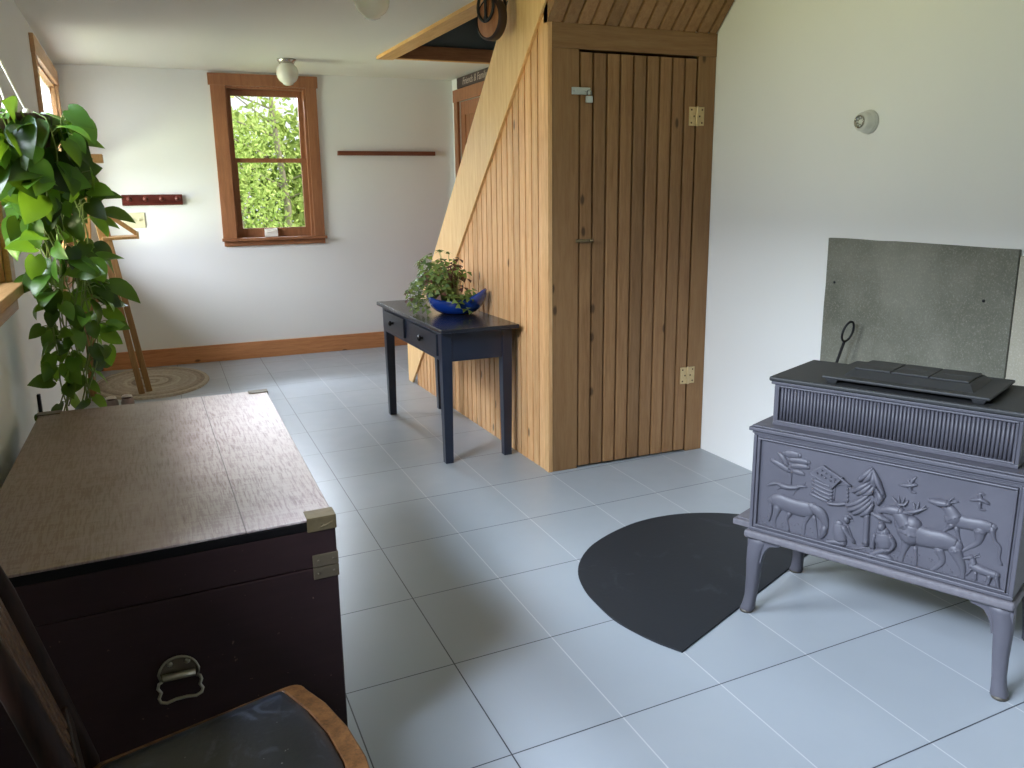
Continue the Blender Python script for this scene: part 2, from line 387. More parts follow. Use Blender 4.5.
def glass_mat():
    m = M('window_glass'); m.t.nodes.remove(m.b)
    tr = m.n('ShaderNodeBsdfTransparent'); gl = m.n('ShaderNodeBsdfGlossy'); gl.inputs['Roughness'].default_value = .02
    fr = m.n('ShaderNodeFresnel'); fr.inputs[0].default_value = 1.3
    mx = m.n('ShaderNodeMixShader'); m.l(fr.outputs[0], mx.inputs[0]); m.l(tr.outputs[0], mx.inputs[1]); m.l(gl.outputs[0], mx.inputs[2]); m.l(mx.outputs[0], m.out.inputs[0]); return m.m
m_glass = glass_mat()
def lace_mat():
    m = M('white_lace'); v = m.obj(); vo = m.n('ShaderNodeTexVoronoi'); m.l(v, vo.inputs['Vector']); vo.inputs['Scale'].default_value = 60
    d = m.n('ShaderNodeBsdfDiffuse'); d.inputs[0].default_value = (.9, .9, .88, 1); t = m.n('ShaderNodeBsdfTranslucent'); t.inputs[0].default_value = (.9, .9, .88, 1)
    tr = m.n('ShaderNodeBsdfTransparent'); a = m.n('ShaderNodeMixShader'); a.inputs[0].default_value = .6
    m.l(d.outputs[0], a.inputs[1]); m.l(t.outputs[0], a.inputs[2])
    b = m.n('ShaderNodeMixShader'); m.l(m.ramp(vo.outputs['Distance'], [(.25, (.75, .75, .75)), (.4, (.1, .1, .1))]), b.inputs[0])
    m.l(a.outputs[0], b.inputs[1]); m.l(tr.outputs[0], b.inputs[2]); m.l(b.outputs[0], m.out.inputs[0]); return m.m
m_lace = lace_mat()
def globe_mat():
    m = M('opal_glass'); m.set(m.mix(m.noise(m.obj(), 5, 2), srgb(214, 212, 198), srgb(226, 224, 210)), .18, 0, .5); m.b.inputs['Subsurface Weight'].default_value = .15; return m.m
m_globe = globe_mat()
m_sign = plain('sign_dark_board', srgb(66, 50, 46), .7, vary=.2, scale=30)
m_ink = plain('sign_pale_lettering', srgb(168, 152, 142), .7, vary=.02)

# ------------------------------------------------------------------ room shell
WT = .16
f = MB().box(XL - WT, XR + WT, -2.7, YB + WT, -.12, 0); fl = struct('floor', f, m_floor, 'grey painted tile floor with thin dark joints, some painted with pale glints')
# ceiling with the stair opening
HX0, HX1, HY0, HY1 = 1.80, XR, 3.47, 6.52
c = MB()
c.box(XL - WT, HX0, -2.7, YB + WT, CEIL, CEIL + .14); c.box(HX0, XR + WT, HY1, YB + WT, CEIL, CEIL + .14); c.box(HX0, XR + WT, -2.7, HY0, CEIL, CEIL + .14)
struct('ceiling', c, m_ceil)
def wall_x(mb, x0, x1, y0, y1, z0, z1, holes):     # wall in the plane of x, holes (ya, yb, za, zb)
    ys = y0
    for ya, yb, za, zb in sorted(holes):
        mb.box(x0, x1, ys, ya, z0, z1); mb.box(x0, x1, ya, yb, z0, za); mb.box(x0, x1, ya, yb, zb, z1); ys = yb
    mb.box(x0, x1, ys, y1, z0, z1)
def wall_y(mb, y0, y1, x0, x1, z0, z1, holes):
    xs = x0
    for xa, xb, za, zb in sorted(holes):
        mb.box(xs, xa, y0, y1, z0, z1); mb.box(xa, xb, y0, y1, z0, za); mb.box(xa, xb, y0, y1, zb, z1); xs = xb
    mb.box(xs, x1, y0, y1, z0, z1)
W_LF = (6.02, 7.52, .95, 2.262)      # far left window opening
W_LN = (2.34, 3.62, 1.13, 2.26)     # near left window opening
W_LR = (.35, 1.75, 1.0, 2.2)         # left window beside the viewer
W_LB = (-1.7, -.3, 1.0, 2.2)         # left window behind the viewer
W_B = (.775, 1.452, 1.06, 2.32)     # back window opening
mb = MB(); wall_x(mb, XL - WT, XL, -2.5, YB + WT, 0, CEIL, [W_LF, W_LN, W_LR, W_LB]); struct('wall_left', mb, m_wall)
mb = MB(); wall_y(mb, YB, YB + WT, XL, XR + WT, 0, CEIL, [W_B]); struct('wall_back', mb, m_wall)
D_R = (6.62, 7.53, 0, 2.23)
mb = MB(); wall_x(mb, XR, XR + WT, -2.5, YB, 0, CEIL, [D_R]); struct('wall_right', mb, m_wall)
mb = MB(); mb.box(XL - WT, XR + WT, -2.5 - WT, -2.5, 0, CEIL); struct('wall_front', mb, m_wall)
# stair shaft above the ceiling opening
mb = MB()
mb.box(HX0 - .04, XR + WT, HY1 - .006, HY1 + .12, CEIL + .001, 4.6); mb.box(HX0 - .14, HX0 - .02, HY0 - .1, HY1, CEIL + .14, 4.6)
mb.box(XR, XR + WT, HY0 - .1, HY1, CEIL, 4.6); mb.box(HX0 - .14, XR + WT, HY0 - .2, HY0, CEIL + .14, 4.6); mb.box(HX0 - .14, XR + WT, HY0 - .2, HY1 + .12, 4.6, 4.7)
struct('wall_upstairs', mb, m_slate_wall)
# opening trim: pine casing on the underside, brown lining on the far face
mb = MB(); mb.box(HX0 - .025, HX0 + .105, HY0 + .75, HY1 + .02, CEIL - .022, CEIL + .001); mb.box(HX0 + .105, XR - .003, HY1 - .012, HY1 + .03, CEIL - .014, CEIL + .001)
struct('trim_2', mb, m_pine_trim, 'pale pine casing around the stair opening in the ceiling', bevel=.002)
mb = MB(); mb.box(HX0 + .01, XR - .003, HY1 - .022, HY1 - .007, CEIL - .008, CEIL + .085); struct('trim_3', mb, m_fir_h, 'brown lining board at the far side of the stair opening')
# baseboard
mb = MB(); mb.box(XL + .001, XR - .03, YB - .02, YB - .001, .0, .147); struct('baseboard_back', mb, m_pine_base, 'knotty pine baseboard along the back wall', bevel=.003)

# ---- back window
def sash(mb, x0, x1, z0, z1, y0, y1, st, bt, tp):
    mb.box(x0, x0 + st, y0, y1, z0, z1); mb.box(x1 - st, x1, y0, y1, z0, z1); mb.box(x0 + st, x1 - st, y0, y1, z0, z0 + bt); mb.box(x0 + st, x1 - st, y0, y1, z1 - tp, z1)
xa, xb, za, zb = W_B
mb = MB()
mb.box(xa - .11, xa + .004, YB - .022, YB - .001, za - .0, zb); mb.box(xb - .004, xb + .085, YB - .022, YB - .001, za, zb)
mb.box(xa - .125, xb + .098, YB - .026, YB - .001, zb, zb + .095)
w1 = struct('window_1', mb, m_fir_v, 'double-hung wooden window in the back wall with trees outside', bevel=.002)
mb = MB(); mb.box(xa - .12, xb + .1, YB - .05, YB + .07, za - .022, za + .004); mb.box(xa - .105, xb + .085, YB - .02, YB - .001, za - .065, za - .022)
struct('sill', mb, m_fir_h, parent=w1, bevel=.004)
mb = MB(); mb.box(xa, xa + .02, YB, YB + .13, za, zb); mb.box(xb - .025, xb, YB, YB + .13, za, zb); mb.box(xa + .02, xb - .025, YB, YB + .13, zb - .02, zb); struct('jamb', mb, m_fir_v, parent=w1)
zm = 1.70
mb = MB(); sash(mb, xa + .02, xb - .025, zm, zb - .02, YB + .085, YB + .115, .036, .03, .05); struct('upper_sash', mb, m_fir_v, parent=w1)
mb = MB(); sash(mb, xa + .02, xb - .025, za + .003, zm + .035, YB + .045, YB + .08, .045, .08, .035); struct('lower_sash', mb, m_fir_v, parent=w1)
mb = MB(); mb.box(xa + .05, xb - .05, YB + .098, YB + .102, zm + .02, zb - .06); struct('upper_pane', mb, m_glass, parent=w1)
mb = MB(); mb.box(xa + .06, xb - .06, YB + .060, YB + .064, za + .08, zm + .005); struct('lower_pane', mb, m_glass, parent=w1)
mb = MB(); mb.box(1.02, 1.13, YB + .012, YB + .043, za + .006, za + .075); mb.box(1.035, 1.115, YB + .008, YB + .013, za + .045, za + .062)
sl = struct('sash_lift', mb, m_whiteplastic, 'white plastic sash lift', parent=w1, bevel=.006)
mb = MB(); mb.lathe([(0, 0), (.022, 0), (.022, .008), (.012, .014), (0, .016)], (1.09, YB + .06, zm + .036), (0, 0, 1), 16); mb.bar((1.07, YB + .055, zm + .05), (1.125, YB + .05, zm + .052), .01, .008)
struct('sash_lock', mb, m_brass_dark, parent=w1)

# ---- left windows
def left_window(name, label, hole, head, sill_out, mat_c, far_y=None):
    ya, yb, za, zb = hole
    mb = MB(); cw = .10
    mb.box(XL + .001, XL + .022, ya - cw, ya + .004, za, zb); mb.box(XL + .001, XL + .022, yb - .004, yb + cw, za, zb); mb.box(XL + .001, XL + .026, ya - cw - .015, yb + cw + .015, zb, zb + head)
    w = struct(name, mb, mat_c, label, bevel=.002)
    mb = MB(); mb.box(XL - .10, XL + sill_out, ya - cw - .02, yb + cw, za - .035, za + .003); mb.box(XL + .001, XL + .02, ya - cw, yb + cw - .02, za - .11, za - .035)
    struct('sill', mb, mat_c, parent=w, bevel=.004)
    mb = MB(); mb.box(XL - .15, XL, ya, ya + .02, za, zb); mb.box(XL - .15, XL, yb - .02, yb, za, zb); mb.box(XL - .15, XL, ya + .02, yb - .02, zb - .02, zb); struct('jamb', mb, mat_c, parent=w)
    zm = (za + zb) / 2
    mb = MB()
    for z0, z1, x0 in ((zm, zb - .02, -.115), (za + .003, zm + .035, -.075)):
        mb.box(XL + x0, XL + x0 + .03, ya + .02, ya + .06, z0, z1); mb.box(XL + x0, XL + x0 + .03, yb - .06, yb - .02, z0, z1)
        mb.box(XL + x0, XL + x0 + .03, ya + .06, yb - .06, z0, z0 + .04); mb.box(XL + x0, XL + x0 + .03, ya + .06, yb - .06, z1 - .04, z1)
    struct('sash', mb, mat_c, parent=w)
    mb = MB(); mb.box(XL - .103, XL - .099, ya + .05, yb - .05, za + .02, zb - .04); struct('pane', mb, m_glass, parent=w)
    return w
left_window('window_2', 'far left window beside the back corner with lace at its top', W_LF, .11, .05, m_fir_y)
left_window('window_3', 'near left window behind the trailing plant, with a wide pine sill', W_LN, .09, .065, m_fir_y)
left_window('window_4', 'left window beside the viewer', W_LR, .09, .05, m_fir_y)
left_window('window_5', 'left window behind the viewer', W_LB, .09, .05, m_fir_y)
# lace valance in the far left window
mb = MB(); mb.open = True
N = 60; zt, zbm = 2.235, 1.70
vs = []; fs = []
for i in range(N + 1):
    y = 6.05 + (7.49 - 6.05) * i / N; ph = i * .85
    for k in range(7):
        t = k / 6; z = zt - (zt - zbm - .06 * math.sin(i * .6)) * t
        vs.append((XL - .035 + .014 * math.sin(ph) * (.4 + .6 * t), y, z))
for i in range(N):
    for k in range(6): a = i * 7 + k; fs.append((a, a + 7, a + 8, a + 1))
mb.add(vs, fs, True); o = link('lace_curtain', mb, m_lace); tag(o, 'white lace valance hanging in the far left window', 'curtain')
# ---- door in the right wall past the stairs
ya, yb, za, zb = D_R
mb = MB(); mb.box(XR - .022, XR - .001, yb - .002, yb + .09, 0, zb); mb.box(XR - .022, XR - .001, ya - .09, ya + .002, 0, zb); mb.box(XR - .026, XR - .001, ya - .105, yb + .105, zb, zb + .105)
d1 = struct('door_1', mb, m_fir_v, 'reddish brown wooden door and casing in the right wall past the stairs', bevel=.002)
mb = MB(); mb.box(XR + .02, XR + .06, ya + .003, yb - .003, .008, zb - .003)
mb.box(XR + .012, XR + .02, ya + .003, ya + .11, .008, zb - .003); mb.box(XR + .012, XR + .02, yb - .11, yb - .003, .008, zb - .003); mb.box(XR + .012, XR + .02, ya + .11, yb - .11, zb - .12, zb - .003); mb.box(XR + .012, XR + .02, ya + .11, yb - .11, .9, 1.05)
struct('door_leaf', mb, m_fir_v, parent=d1)
# sign above the door
s0, s1 = 7.53, 6.66
mb = MB(); mb.box(XR - .02, XR - .001, s1, s0, 2.34, CEIL - .004)
sg = link('wall_sign', mb, m_sign, bevel=.002); tag(sg, 'narrow dark sign with pale lettering above the door casing', 'sign')
cu = bpy.data.curves.new('sign_lettering', 'FONT'); cu.body = 'Friends & Family'; cu.size = .085; cu.extrude = .0008; cu.align_x = 'CENTER'; cu.align_y = 'CENTER'; cu.shear = .25
cu.materials.append(m_ink)
tmp_ = bpy.data.objects.new('lettering_outline', cu); me_ = bpy.data.meshes.new_from_object(tmp_); bpy.data.objects.remove(tmp_); bpy.data.curves.remove(cu)
t = bpy.data.objects.new('sign_lettering', me_); C.objects.link(t); t.parent = sg; ROOTM[t.name] = Matrix.Identity(4)
t.matrix_local = Matrix.Translation((XR - .0215, (s0 + s1) / 2, 2.386)) @ Matrix(((0, 0, -1, 0), (-1, 0, 0, 0), (0, 1, 0, 0), (0, 0, 0, 1)))

# ------------------------------------------------------------------ stair enclosure
FY = 3.74          # front face plane
SX = 1.84          # side face plane
low = lambda y: .02 + (6.03 - y) * .972       # lower edge of the stringer board
up = lambda y: 1.128 + (5.315 - y) * 1.035
def grooved(mb, a0, a1, width, half, fn_top, fn, depth=.013, z0=0.0, gw=.0042, flat=.3):
    """boards with V joints and (half) a centre bead; fn(a, d, z) -> point, d = depth behind the face"""
    n = int(math.ceil((a1 - a0) / width - 1e-6)); prof = []
    for i in range(n):
        s, e = a0 + i * width, min(a1, a0 + (i + 1) * width)
        prof += [(s, depth), (s + gw * flat, depth), (s + gw, 0)]
        prof += [(e - gw, 0), (e - gw * flat, depth)]
    prof.append((a1, depth)); m = len(prof)
    vs = [fn(a, d, z0) for a, d in prof] + [fn(a, d, fn_top(a)) for a, d in prof]
    fs = [(i, i + 1, m + i + 1, m + i) for i in range(m - 1)]
    o = len(mb.v)
    mb.add(vs, fs)
mb = MB(); mb.open = True
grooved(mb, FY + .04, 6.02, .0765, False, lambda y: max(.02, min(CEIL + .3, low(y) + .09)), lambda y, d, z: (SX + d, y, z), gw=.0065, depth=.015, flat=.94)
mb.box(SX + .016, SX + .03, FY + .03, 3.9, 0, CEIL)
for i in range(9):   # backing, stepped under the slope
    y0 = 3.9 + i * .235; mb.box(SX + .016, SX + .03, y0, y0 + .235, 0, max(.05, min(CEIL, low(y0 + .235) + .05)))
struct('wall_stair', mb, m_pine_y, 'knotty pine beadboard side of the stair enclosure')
# corner board (thin edge strip seen at the near corner)
mb = MB(); mb.box(SX - .004, SX + .02, FY - .002, FY + .04, 0, 2.435); struct('trim_4', mb, m_pine_y, 'pine corner strip of the stair enclosure', bevel=.002)
# stringer
mb = MB(); mb.prism([(6.195, .0), (6.195, .29), (3.95, 2.592), (3.45, 2.576), (5.775, .316), (6.10, .0)], lambda y, z: (1.824, y, z), lambda y, z: (SX - .001, y, z))
struct('trim_1', mb, m_pine_str, 'wide pale pine stringer board running up the stairs', bevel=.002)
# treads and risers behind the stringer
mb = MB()
for i in range(11):
    y = 6.08 - i * .212; z = .215 * (i + 1)
    if z > 2.5: break
    mb.box(SX + .035, XR - .004, y - .235, y + .02, z - .03, z); mb.box(SX + .035, XR - .004, y - .02, y, z - .215, z - .03)
struct('stair_steps', mb, m_tread, 'pine stair treads and risers between stringer and wall')
# front frame
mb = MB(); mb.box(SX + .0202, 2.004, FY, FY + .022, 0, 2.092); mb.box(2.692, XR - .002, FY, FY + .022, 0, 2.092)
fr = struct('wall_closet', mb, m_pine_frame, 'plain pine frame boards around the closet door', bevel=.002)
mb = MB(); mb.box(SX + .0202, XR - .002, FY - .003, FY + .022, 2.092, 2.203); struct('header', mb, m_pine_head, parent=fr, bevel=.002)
# closet door
mb = MB(); mb.open = True
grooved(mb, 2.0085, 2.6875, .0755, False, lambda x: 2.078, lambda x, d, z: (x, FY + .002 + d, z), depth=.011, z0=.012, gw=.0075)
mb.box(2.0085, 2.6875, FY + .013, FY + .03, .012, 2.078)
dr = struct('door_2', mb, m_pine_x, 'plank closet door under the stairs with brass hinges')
for hz, nm in ((1.80, 'upper'), (.437, 'lower')):
    mb = MB(); mb.box(2.642, 2.684, FY - .004, FY + .002, hz - .046, hz + .046); mb.box(2.692, 2.733, FY - .004, FY + .000, hz - .046, hz + .046)
    mb.tube([(2.688, FY - .006, hz - .048), (2.688, FY - .006, hz + .048)], .0065, 10)
    for sx in (2.655, 2.671, 2.705, 2.72):
        for k, dz in enumerate((-.032, 0, .032)):
            if (sx in (2.655, 2.72)) == (k != 1):
                mb.m = 1; mb.lathe([(0, .0), (.0055, .0), (.0045, .0015), (0, .002)], (sx, FY - .004, hz + dz), (0, -1, 0), 8); mb.m = 0
    struct('hinge', mb, [m_brass_pale, m_screw], parent=dr, bevel=.0008)
mb = MB(); mb.box(1.962, 2.062, FY - .008, FY - .002, 1.885, 1.918); mb.lathe([(.0, 0), (.007, 0), (.006, .004), (0, .005)], (1.975, FY - .008, 1.902), (0, -1, 0), 10)
mb.tube([(2.045 + .012 * math.cos(a), FY - .008 - .022 * math.sin(a), 1.900) for a in [PI * k / 8 for k in range(9)]], .0035, 8)
struct('hasp', mb, m_zinc, parent=dr, bevel=.002)
mb = MB(); mb.box(1.99, 2.07, FY - .007, FY - .001, 1.182, 1.2); mb.tube([(1.985, FY - .012, 1.191), (2.075, FY - .012, 1.191)], .005, 8); mb.lathe([(0, 0), (.009, .003), (.009, .012), (0, .016)], (2.07, FY - .012, 1.191), (0, -1, 0), 10)
struct('bolt', mb, m_brass, parent=dr)
# sloped panelling above the header, underside of the flight
mb = MB(); mb.open = True
sl_n = Vector((0, -.70, -.71)).normalized()
def slope(x, d, s): return Vector((x, FY, 2.203)) + Vector((0, -.71, .70)) * s - sl_n * d
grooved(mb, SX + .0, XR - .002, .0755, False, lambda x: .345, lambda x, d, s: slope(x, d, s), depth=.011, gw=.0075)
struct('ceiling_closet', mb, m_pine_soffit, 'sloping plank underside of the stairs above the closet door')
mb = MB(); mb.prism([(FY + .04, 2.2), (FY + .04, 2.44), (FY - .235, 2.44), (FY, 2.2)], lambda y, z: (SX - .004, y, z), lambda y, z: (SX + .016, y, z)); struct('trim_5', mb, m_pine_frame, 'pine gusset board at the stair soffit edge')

# padlock
pl = thing('padlock', 'small steel padlock hanging from the closet door hasp', 'padlock', (2.045, FY - .027, 1.85))
mb = MB(); mb.box(2.028, 2.062, FY - .036, FY - .018, 1.846, 1.878); link('body', mb, m_zinc, pl, bevel=.004)
mb = MB(); mb.tube([(2.034, FY - .027, 1.876), (2.034, FY - .027, 1.893)] + [(2.045 - .011 * math.cos(a), FY - .027, 1.893 + .011 * math.sin(a)) for a in [PI * k / 8 for k in range(1, 8)]] + [(2.056, FY - .027, 1.893), (2.056, FY - .027, 1.876)], .003, 8); link('shackle', mb, m_zinc_dark, pl)

# ------------------------------------------------------------------ console table, bowl, plant
tb = thing('console_table', 'navy two-drawer console table against the pine stair panelling', 'table', (1.6, 4.7, 0))
mb = MB(); mb.box(1.372, 1.812, 4.035, 5.33, .722, .745); link('table_top', mb, m_navy_top, tb, bevel=.005)
for lx, ly in ((1.421, 4.128), (1.428, 5.255), (1.766, 4.128), (1.766, 5.255)):
    mb = MB(); a, b = .030, .0225; mb.hexa([(lx - b, ly - b, 0), (lx + b, ly - b, 0), (lx + b, ly + b, 0), (lx - b, ly + b, 0)], [(lx - a, ly - a, .722), (lx + a, ly - a, .722), (lx + a, ly + a, .722), (lx - a, ly + a, .722)])
    link('leg', mb, m_navy, tb, bevel=.003)
mb = MB(); mb.box(1.447, 1.747, 4.104, 4.126, .562, .722); mb.box(1.447, 1.747, 5.257, 5.279, .562, .722); mb.box(1.775, 1.797, 4.154, 5.229, .562, .722)
mb.box(1.399, 1.421, 4.154, 5.229, .704, .722); mb.box(1.399, 1.421, 4.154, 5.229, .562, .584); mb.box(1.399, 1.421, 4.64, 4.78, .584, .704); mb.box(1.399, 1.421, 4.154, 4.17, .584, .704); mb.box(1.399, 1.421, 5.215, 5.229, .584, .704)
link('apron', mb, m_navy, tb, bevel=.002)
for y0, y1 in ((4.172, 4.638), (4.782, 5.213)):
    mb = MB(); mb.box(1.386, 1.41, y0, y1, .586, .702); mb.box(1.41, 1.72, y0 + .01, y0 + .02, .6, .69); mb.box(1.41, 1.72, y1 - .02, y1 - .01, .6, .69); mb.box(1.41, 1.72, y0 + .02, y1 - .02, .6, .608)
    d = link('drawer', mb, m_drawer, tb, bevel=.002)
    mb = MB(); mb.lathe([(0, 0), (.011, 0), (.007, .006), (.007, .014), (.016, .018), (.017, .026), (.011, .033), (0, .035)], (1.388, (y0 + y1) / 2, .648), (-1, 0, 0), 16); link('knob', mb, m_knob, d)

# boat-shaped bowl
bw = thing('bowl_planter', 'cobalt blue boat-shaped bowl on the console table', 'bowl', (1.655, 4.575, .745))
bdir = Vector((.80, -.60, 0)).normalized(); bper = Vector((-bdir.y, bdir.x, 0))
def bowl_ring(t, inner):
    # t 0 bottom .. 1 rim
    L, Wd = .180, .125
    out = []
    for k in range(40):
        a = 2 * PI * k / 40; ca, sa = math.cos(a), math.sin(a)
        r = math.sin(min(1, t) * PI / 2) ** .75; rr = r - (.045 if inner else 0) * (1 if t > .2 else t / .2)
        rr = max(rr, .02) if t > 0 else .35
        rim = .088 + (.062 if ca > 0 else .035) * abs(ca) ** 2.5
        z = (1 - math.cos(t * PI / 2)) * rim + (.008 if inner else 0)
        p = bw.location + bdir * (L * rr * ca) + bper * (Wd * rr * sa); p.z = .7455 + z
        out.append(p)
    return out
mb = MB(); rings = [bowl_ring(t, False) for t in (0.28, .35, .45, .6, .75, .88, 1.0)] + [bowl_ring(t, True) for t in (1.0, .85, .65, .45)]
z0 = min(p.z for p in rings[0])
for r in rings:
    for p in r: p.z -= z0 - .7455
vs = [p for r in rings for p in r]; n = 40
mb.add(vs, [(i * n + k, i * n + (k + 1) % n, (i + 1) * n + (k + 1) % n, (i + 1) * n + k) for i in range(len(rings) - 1) for k in range(n)] + [tuple(range(n))[::-1], tuple((len(rings) - 1) * n + k for k in range(n))], True)
link('shell', mb, m_blue, bw)
mb = MB(); mb.ell((bw.location.x, bw.location.y, .785), (bdir * .13, bper * .085, (0, 0, .018))); link('soil', mb, m_soil, bw)
mb = MB()
# oxalis-like plant
px = thing('bushy_houseplant', 'bushy green and bronze houseplant growing in the blue bowl', 'plant', (1.6, 4.59, .79))
def tri_leaf(mb, c, nrm, size, spin):
    nrm = nrm.normalized(); u = nrm.orthogonal().normalized(); u = Matrix.Rotation(spin, 3, nrm) @ u; w = nrm.cross(u)
    for k in range(3):
        a = 2 * PI * k / 3; d = u * math.cos(a) + w * math.sin(a); e = nrm.cross(d)
        tip = c + d * size - nrm * size * .35
        mb.add([c, tip * .5 + c * .5 + e * size * .30 + nrm * size * .05, tip + e * size * .52, tip - d * size * .08 + nrm * size * .05, tip - e * size * .52, tip * .5 + c * .5 - e * size * .30 + nrm * size * .05],
               [(0, 1, 2, 3), (0, 3, 4, 5)])
mg, mr, ms = MB(), MB(), MB()
for m_ in (mg, mr): m_.open = True
rr = random.Random(3)
for i in range(200):
    a = rr.uniform(0, 2 * PI); q = rr.random() ** .6
    # crown leans toward the room (left in the view)
    cx, cy = 1.565, 4.60
    ex, ey = .20, .21
    x = cx + ex * q * math.cos(a) ; y = cy + ey * q * math.sin(a)
    hmax = .30 * math.sqrt(max(0, 1 - (q * .95) ** 2)); z = .80 + hmax * rr.uniform(.35, 1.0) + (rr.uniform(0, .03))
    if q > .82: z = .80 + rr.uniform(-.02, .16)
    x = min(x, 1.80)
    p = Vector((x, y, z)); root = Vector((1.635 + (x - 1.6) * .3, 4.59 + (y - 4.6) * .3, .79))
    nrm = Vector((math.cos(a) * .5 - .3, math.sin(a) * .5 - .4, 1))
    red = (x > 1.58 and z > .90 and rr.random() < .55) or rr.random() < .1
    tri_leaf(mr if red else mg, p, nrm, rr.uniform(.022, .037), rr.uniform(0, 6))
    mid = (p + root) / 2 + Vector((0, 0, .03)); ms.tube([root, mid, p], [.0016, .0014, .001], 5)
# trailing bits at the left
for i in range(16):
    p = Vector((1.43 + rr.uniform(-.03, .05), 4.66 + rr.uniform(-.12, .1), .775 + rr.uniform(0, .09)))
    tri_leaf(mg, p, Vector((-.6, -.5, .7)), rr.uniform(.022, .032), rr.uniform(0, 6)); ms.tube([(1.57, 4.62, .81), (p + Vector((1.57, 4.62, .81))) / 2 + Vector((0, 0, .03)), p], .0013, 5)
link('foliage', mg, m_oxalis, px); link('bronze_foliage', mr, m_oxalis_red, px); link('stems', ms, m_pothos_stem, px)

# ------------------------------------------------------------------ chest
ct = thing('blanket_chest', 'large dark wooden chest with a worn scuffed lid beside the left wall', 'chest', (0, 2.7, 0))
FR_, FL_, BL_, BR_ = Vector((.368, 1.952, 0)), Vector((-.425, 1.905, 0)), Vector((-.395, 3.40, 0)), Vector((.404, 3.41, 0))
def cq(z, s=0.0):
    c_ = (FR_ + FL_ + BL_ + BR_) / 4
    out = []
    for p in (FL_, FR_, BR_, BL_):
        d = p - c_; q = p + Vector((s if d.x > 0 else -s, s if d.y > 0 else -s, 0)); q.z = z; out.append(q)
    return out
mb = MB(); mb.hexa(cq(0, .003), cq(.5425, .003)); link('body', mb, m_chest, ct, bevel=.004)
mb = MB(); mb.hexa(cq(.5437, .003), cq(.641, .003)); ld = link('lid', mb, m_chest, ct, bevel=.003)
mb = MB(); mb.hexa(cq(.640, .0035), cq(.664, .0035)); link('lid_edge', mb, m_chest_edge, ld, bevel=.004)
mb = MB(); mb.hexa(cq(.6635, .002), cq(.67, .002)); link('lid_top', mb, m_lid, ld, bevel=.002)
def lerp_edge(t): return FL_ + (FR_ - FL_) * t
# brass corner, hinge strap, far corner
ex = (FR_ - FL_).normalized(); ey = (BR_ - FR_).normalized()
def corner(mb, P, sx, sy, wx, wy, z0, z1, t=.003):
    A = P + ex * sx * (t + .003) + ey * sy * (t + .003)
    a = [A, A - ex * sx * wx, A - ex * sx * wx - ey * sy * wy, A - ey * sy * wy]
    for zz0, zz1, q in ((z1, z1 + t, a),): mb.hexa([Vector((p.x, p.y, zz0)) for p in q], [Vector((p.x, p.y, zz1)) for p in q])
    b = [A, A - ex * sx * wx, A - ex * sx * wx - ey * sy * t * 1.5, A - ey * sy * t * 1.5]; mb.hexa([Vector((p.x, p.y, z0)) for p in b], [Vector((p.x, p.y, z1)) for p in b])
    b = [A, A - ey * sy * wy, A - ey * sy * wy - ex * sx * t * 1.5, A - ex * sx * t * 1.5]; mb.hexa([Vector((p.x, p.y, z0)) for p in b], [Vector((p.x, p.y, z1)) for p in b])
mb = MB(); corner(mb, FR_, 1, -1, .072, .055, .638, .6705); mb.lathe([(0, 0), (.006, 0), (.005, .003), (0, .004)], FR_ - ex * .03 + Vector((0, -.003, .655)), (0, -1, 0), 10); mb.tube([FR_ - ex * .036 + Vector((0, -.004, .646)), FR_ - ex * .02 + Vector((0, -.005, .650)), FR_ - ex * .004 + Vector((0, -.004, .657))], .003, 6)
link('corner_bracket', mb, m_brass, ld, bevel=.001)
mb = MB(); corner(mb, BR_, 1, 1, .075, .05, .638, .6705); link('corner_bracket', mb, m_brass_dark, ld, bevel=.001)
mb = MB(); corner(mb, BL_, -1, 1, .075, .05, .638, .6705); link('corner_bracket', mb, m_brass_dark, ld, bevel=.001)
def side_plate(z0, z1):
    mb = MB(); A = FR_ + ex * .0055; q = [A - ex * .066, A + ey * -.004, A + ey * .0, A - ex * .066 + ey * .004]
    mb.hexa([p + Vector((0, -.006, z0)) for p in (A - ex * .064, A, A + ey * .008, A - ex * .064 + ey * .008)], [p + Vector((0, -.006, z1)) for p in (A - ex * .064, A, A + ey * .008, A - ex * .064 + ey * .008)])
    mb.hexa([Vector((p.x, p.y, z0)) for p in (A - ex * .008, A, A + ey * .05, A + ey * .05 - ex * .008)], [Vector((p.x, p.y, z1)) for p in (A - ex * .008, A, A + ey * .05, A + ey * .05 - ex * .008)])
    for dx in (.012, .05):
        mb.lathe([(0, 0), (.004, 0), (.003, .002), (0, .003)], A - ex * dx + Vector((0, -.006, (z0 + z1) / 2)), (0, -1, 0), 8)
    return mb
link('strap_plate', side_plate(.5445, .576), m_brass_dark, ld, bevel=.0015); link('strap_plate', side_plate(.512, .5425), m_brass_dark, ct, bevel=.0015)
# bail handle on the near end
hy = lerp_edge(.51).y - .0; hx = -.018; HS = .80; HZ = .360
hq = lambda x, z: (hx + x * HS, HZ + (z - HZ) * HS)
mb = MB()
pts = [(-.052, .335)] + [(-.052 * math.cos(a), .352 + .052 * math.sin(a)) for a in [PI * k / 14 for k in range(15)]] + [(.052, .335)]
mb.prism(pts, lambda x, z: (hq(x, z)[0], hy - .006, hq(x, z)[1]), lambda x, z: (hq(x, z)[0], hy + .004, hq(x, z)[1]))
hp = link('handle_plate', mb, m_brass_dark, ct, bevel=.001)
mb = MB(); ring = [(-.050, .34), (-.055, .36)] + [(-.054 * math.cos(a), .354 + .052 * math.sin(a)) for a in [PI * k / 14 for k in range(1, 14)]] + [(.055, .36), (.050, .34)]
mb.tube([(hq(x, z)[0], hy - .007, hq(x, z)[1]) for x, z in ring], .0032, 8)
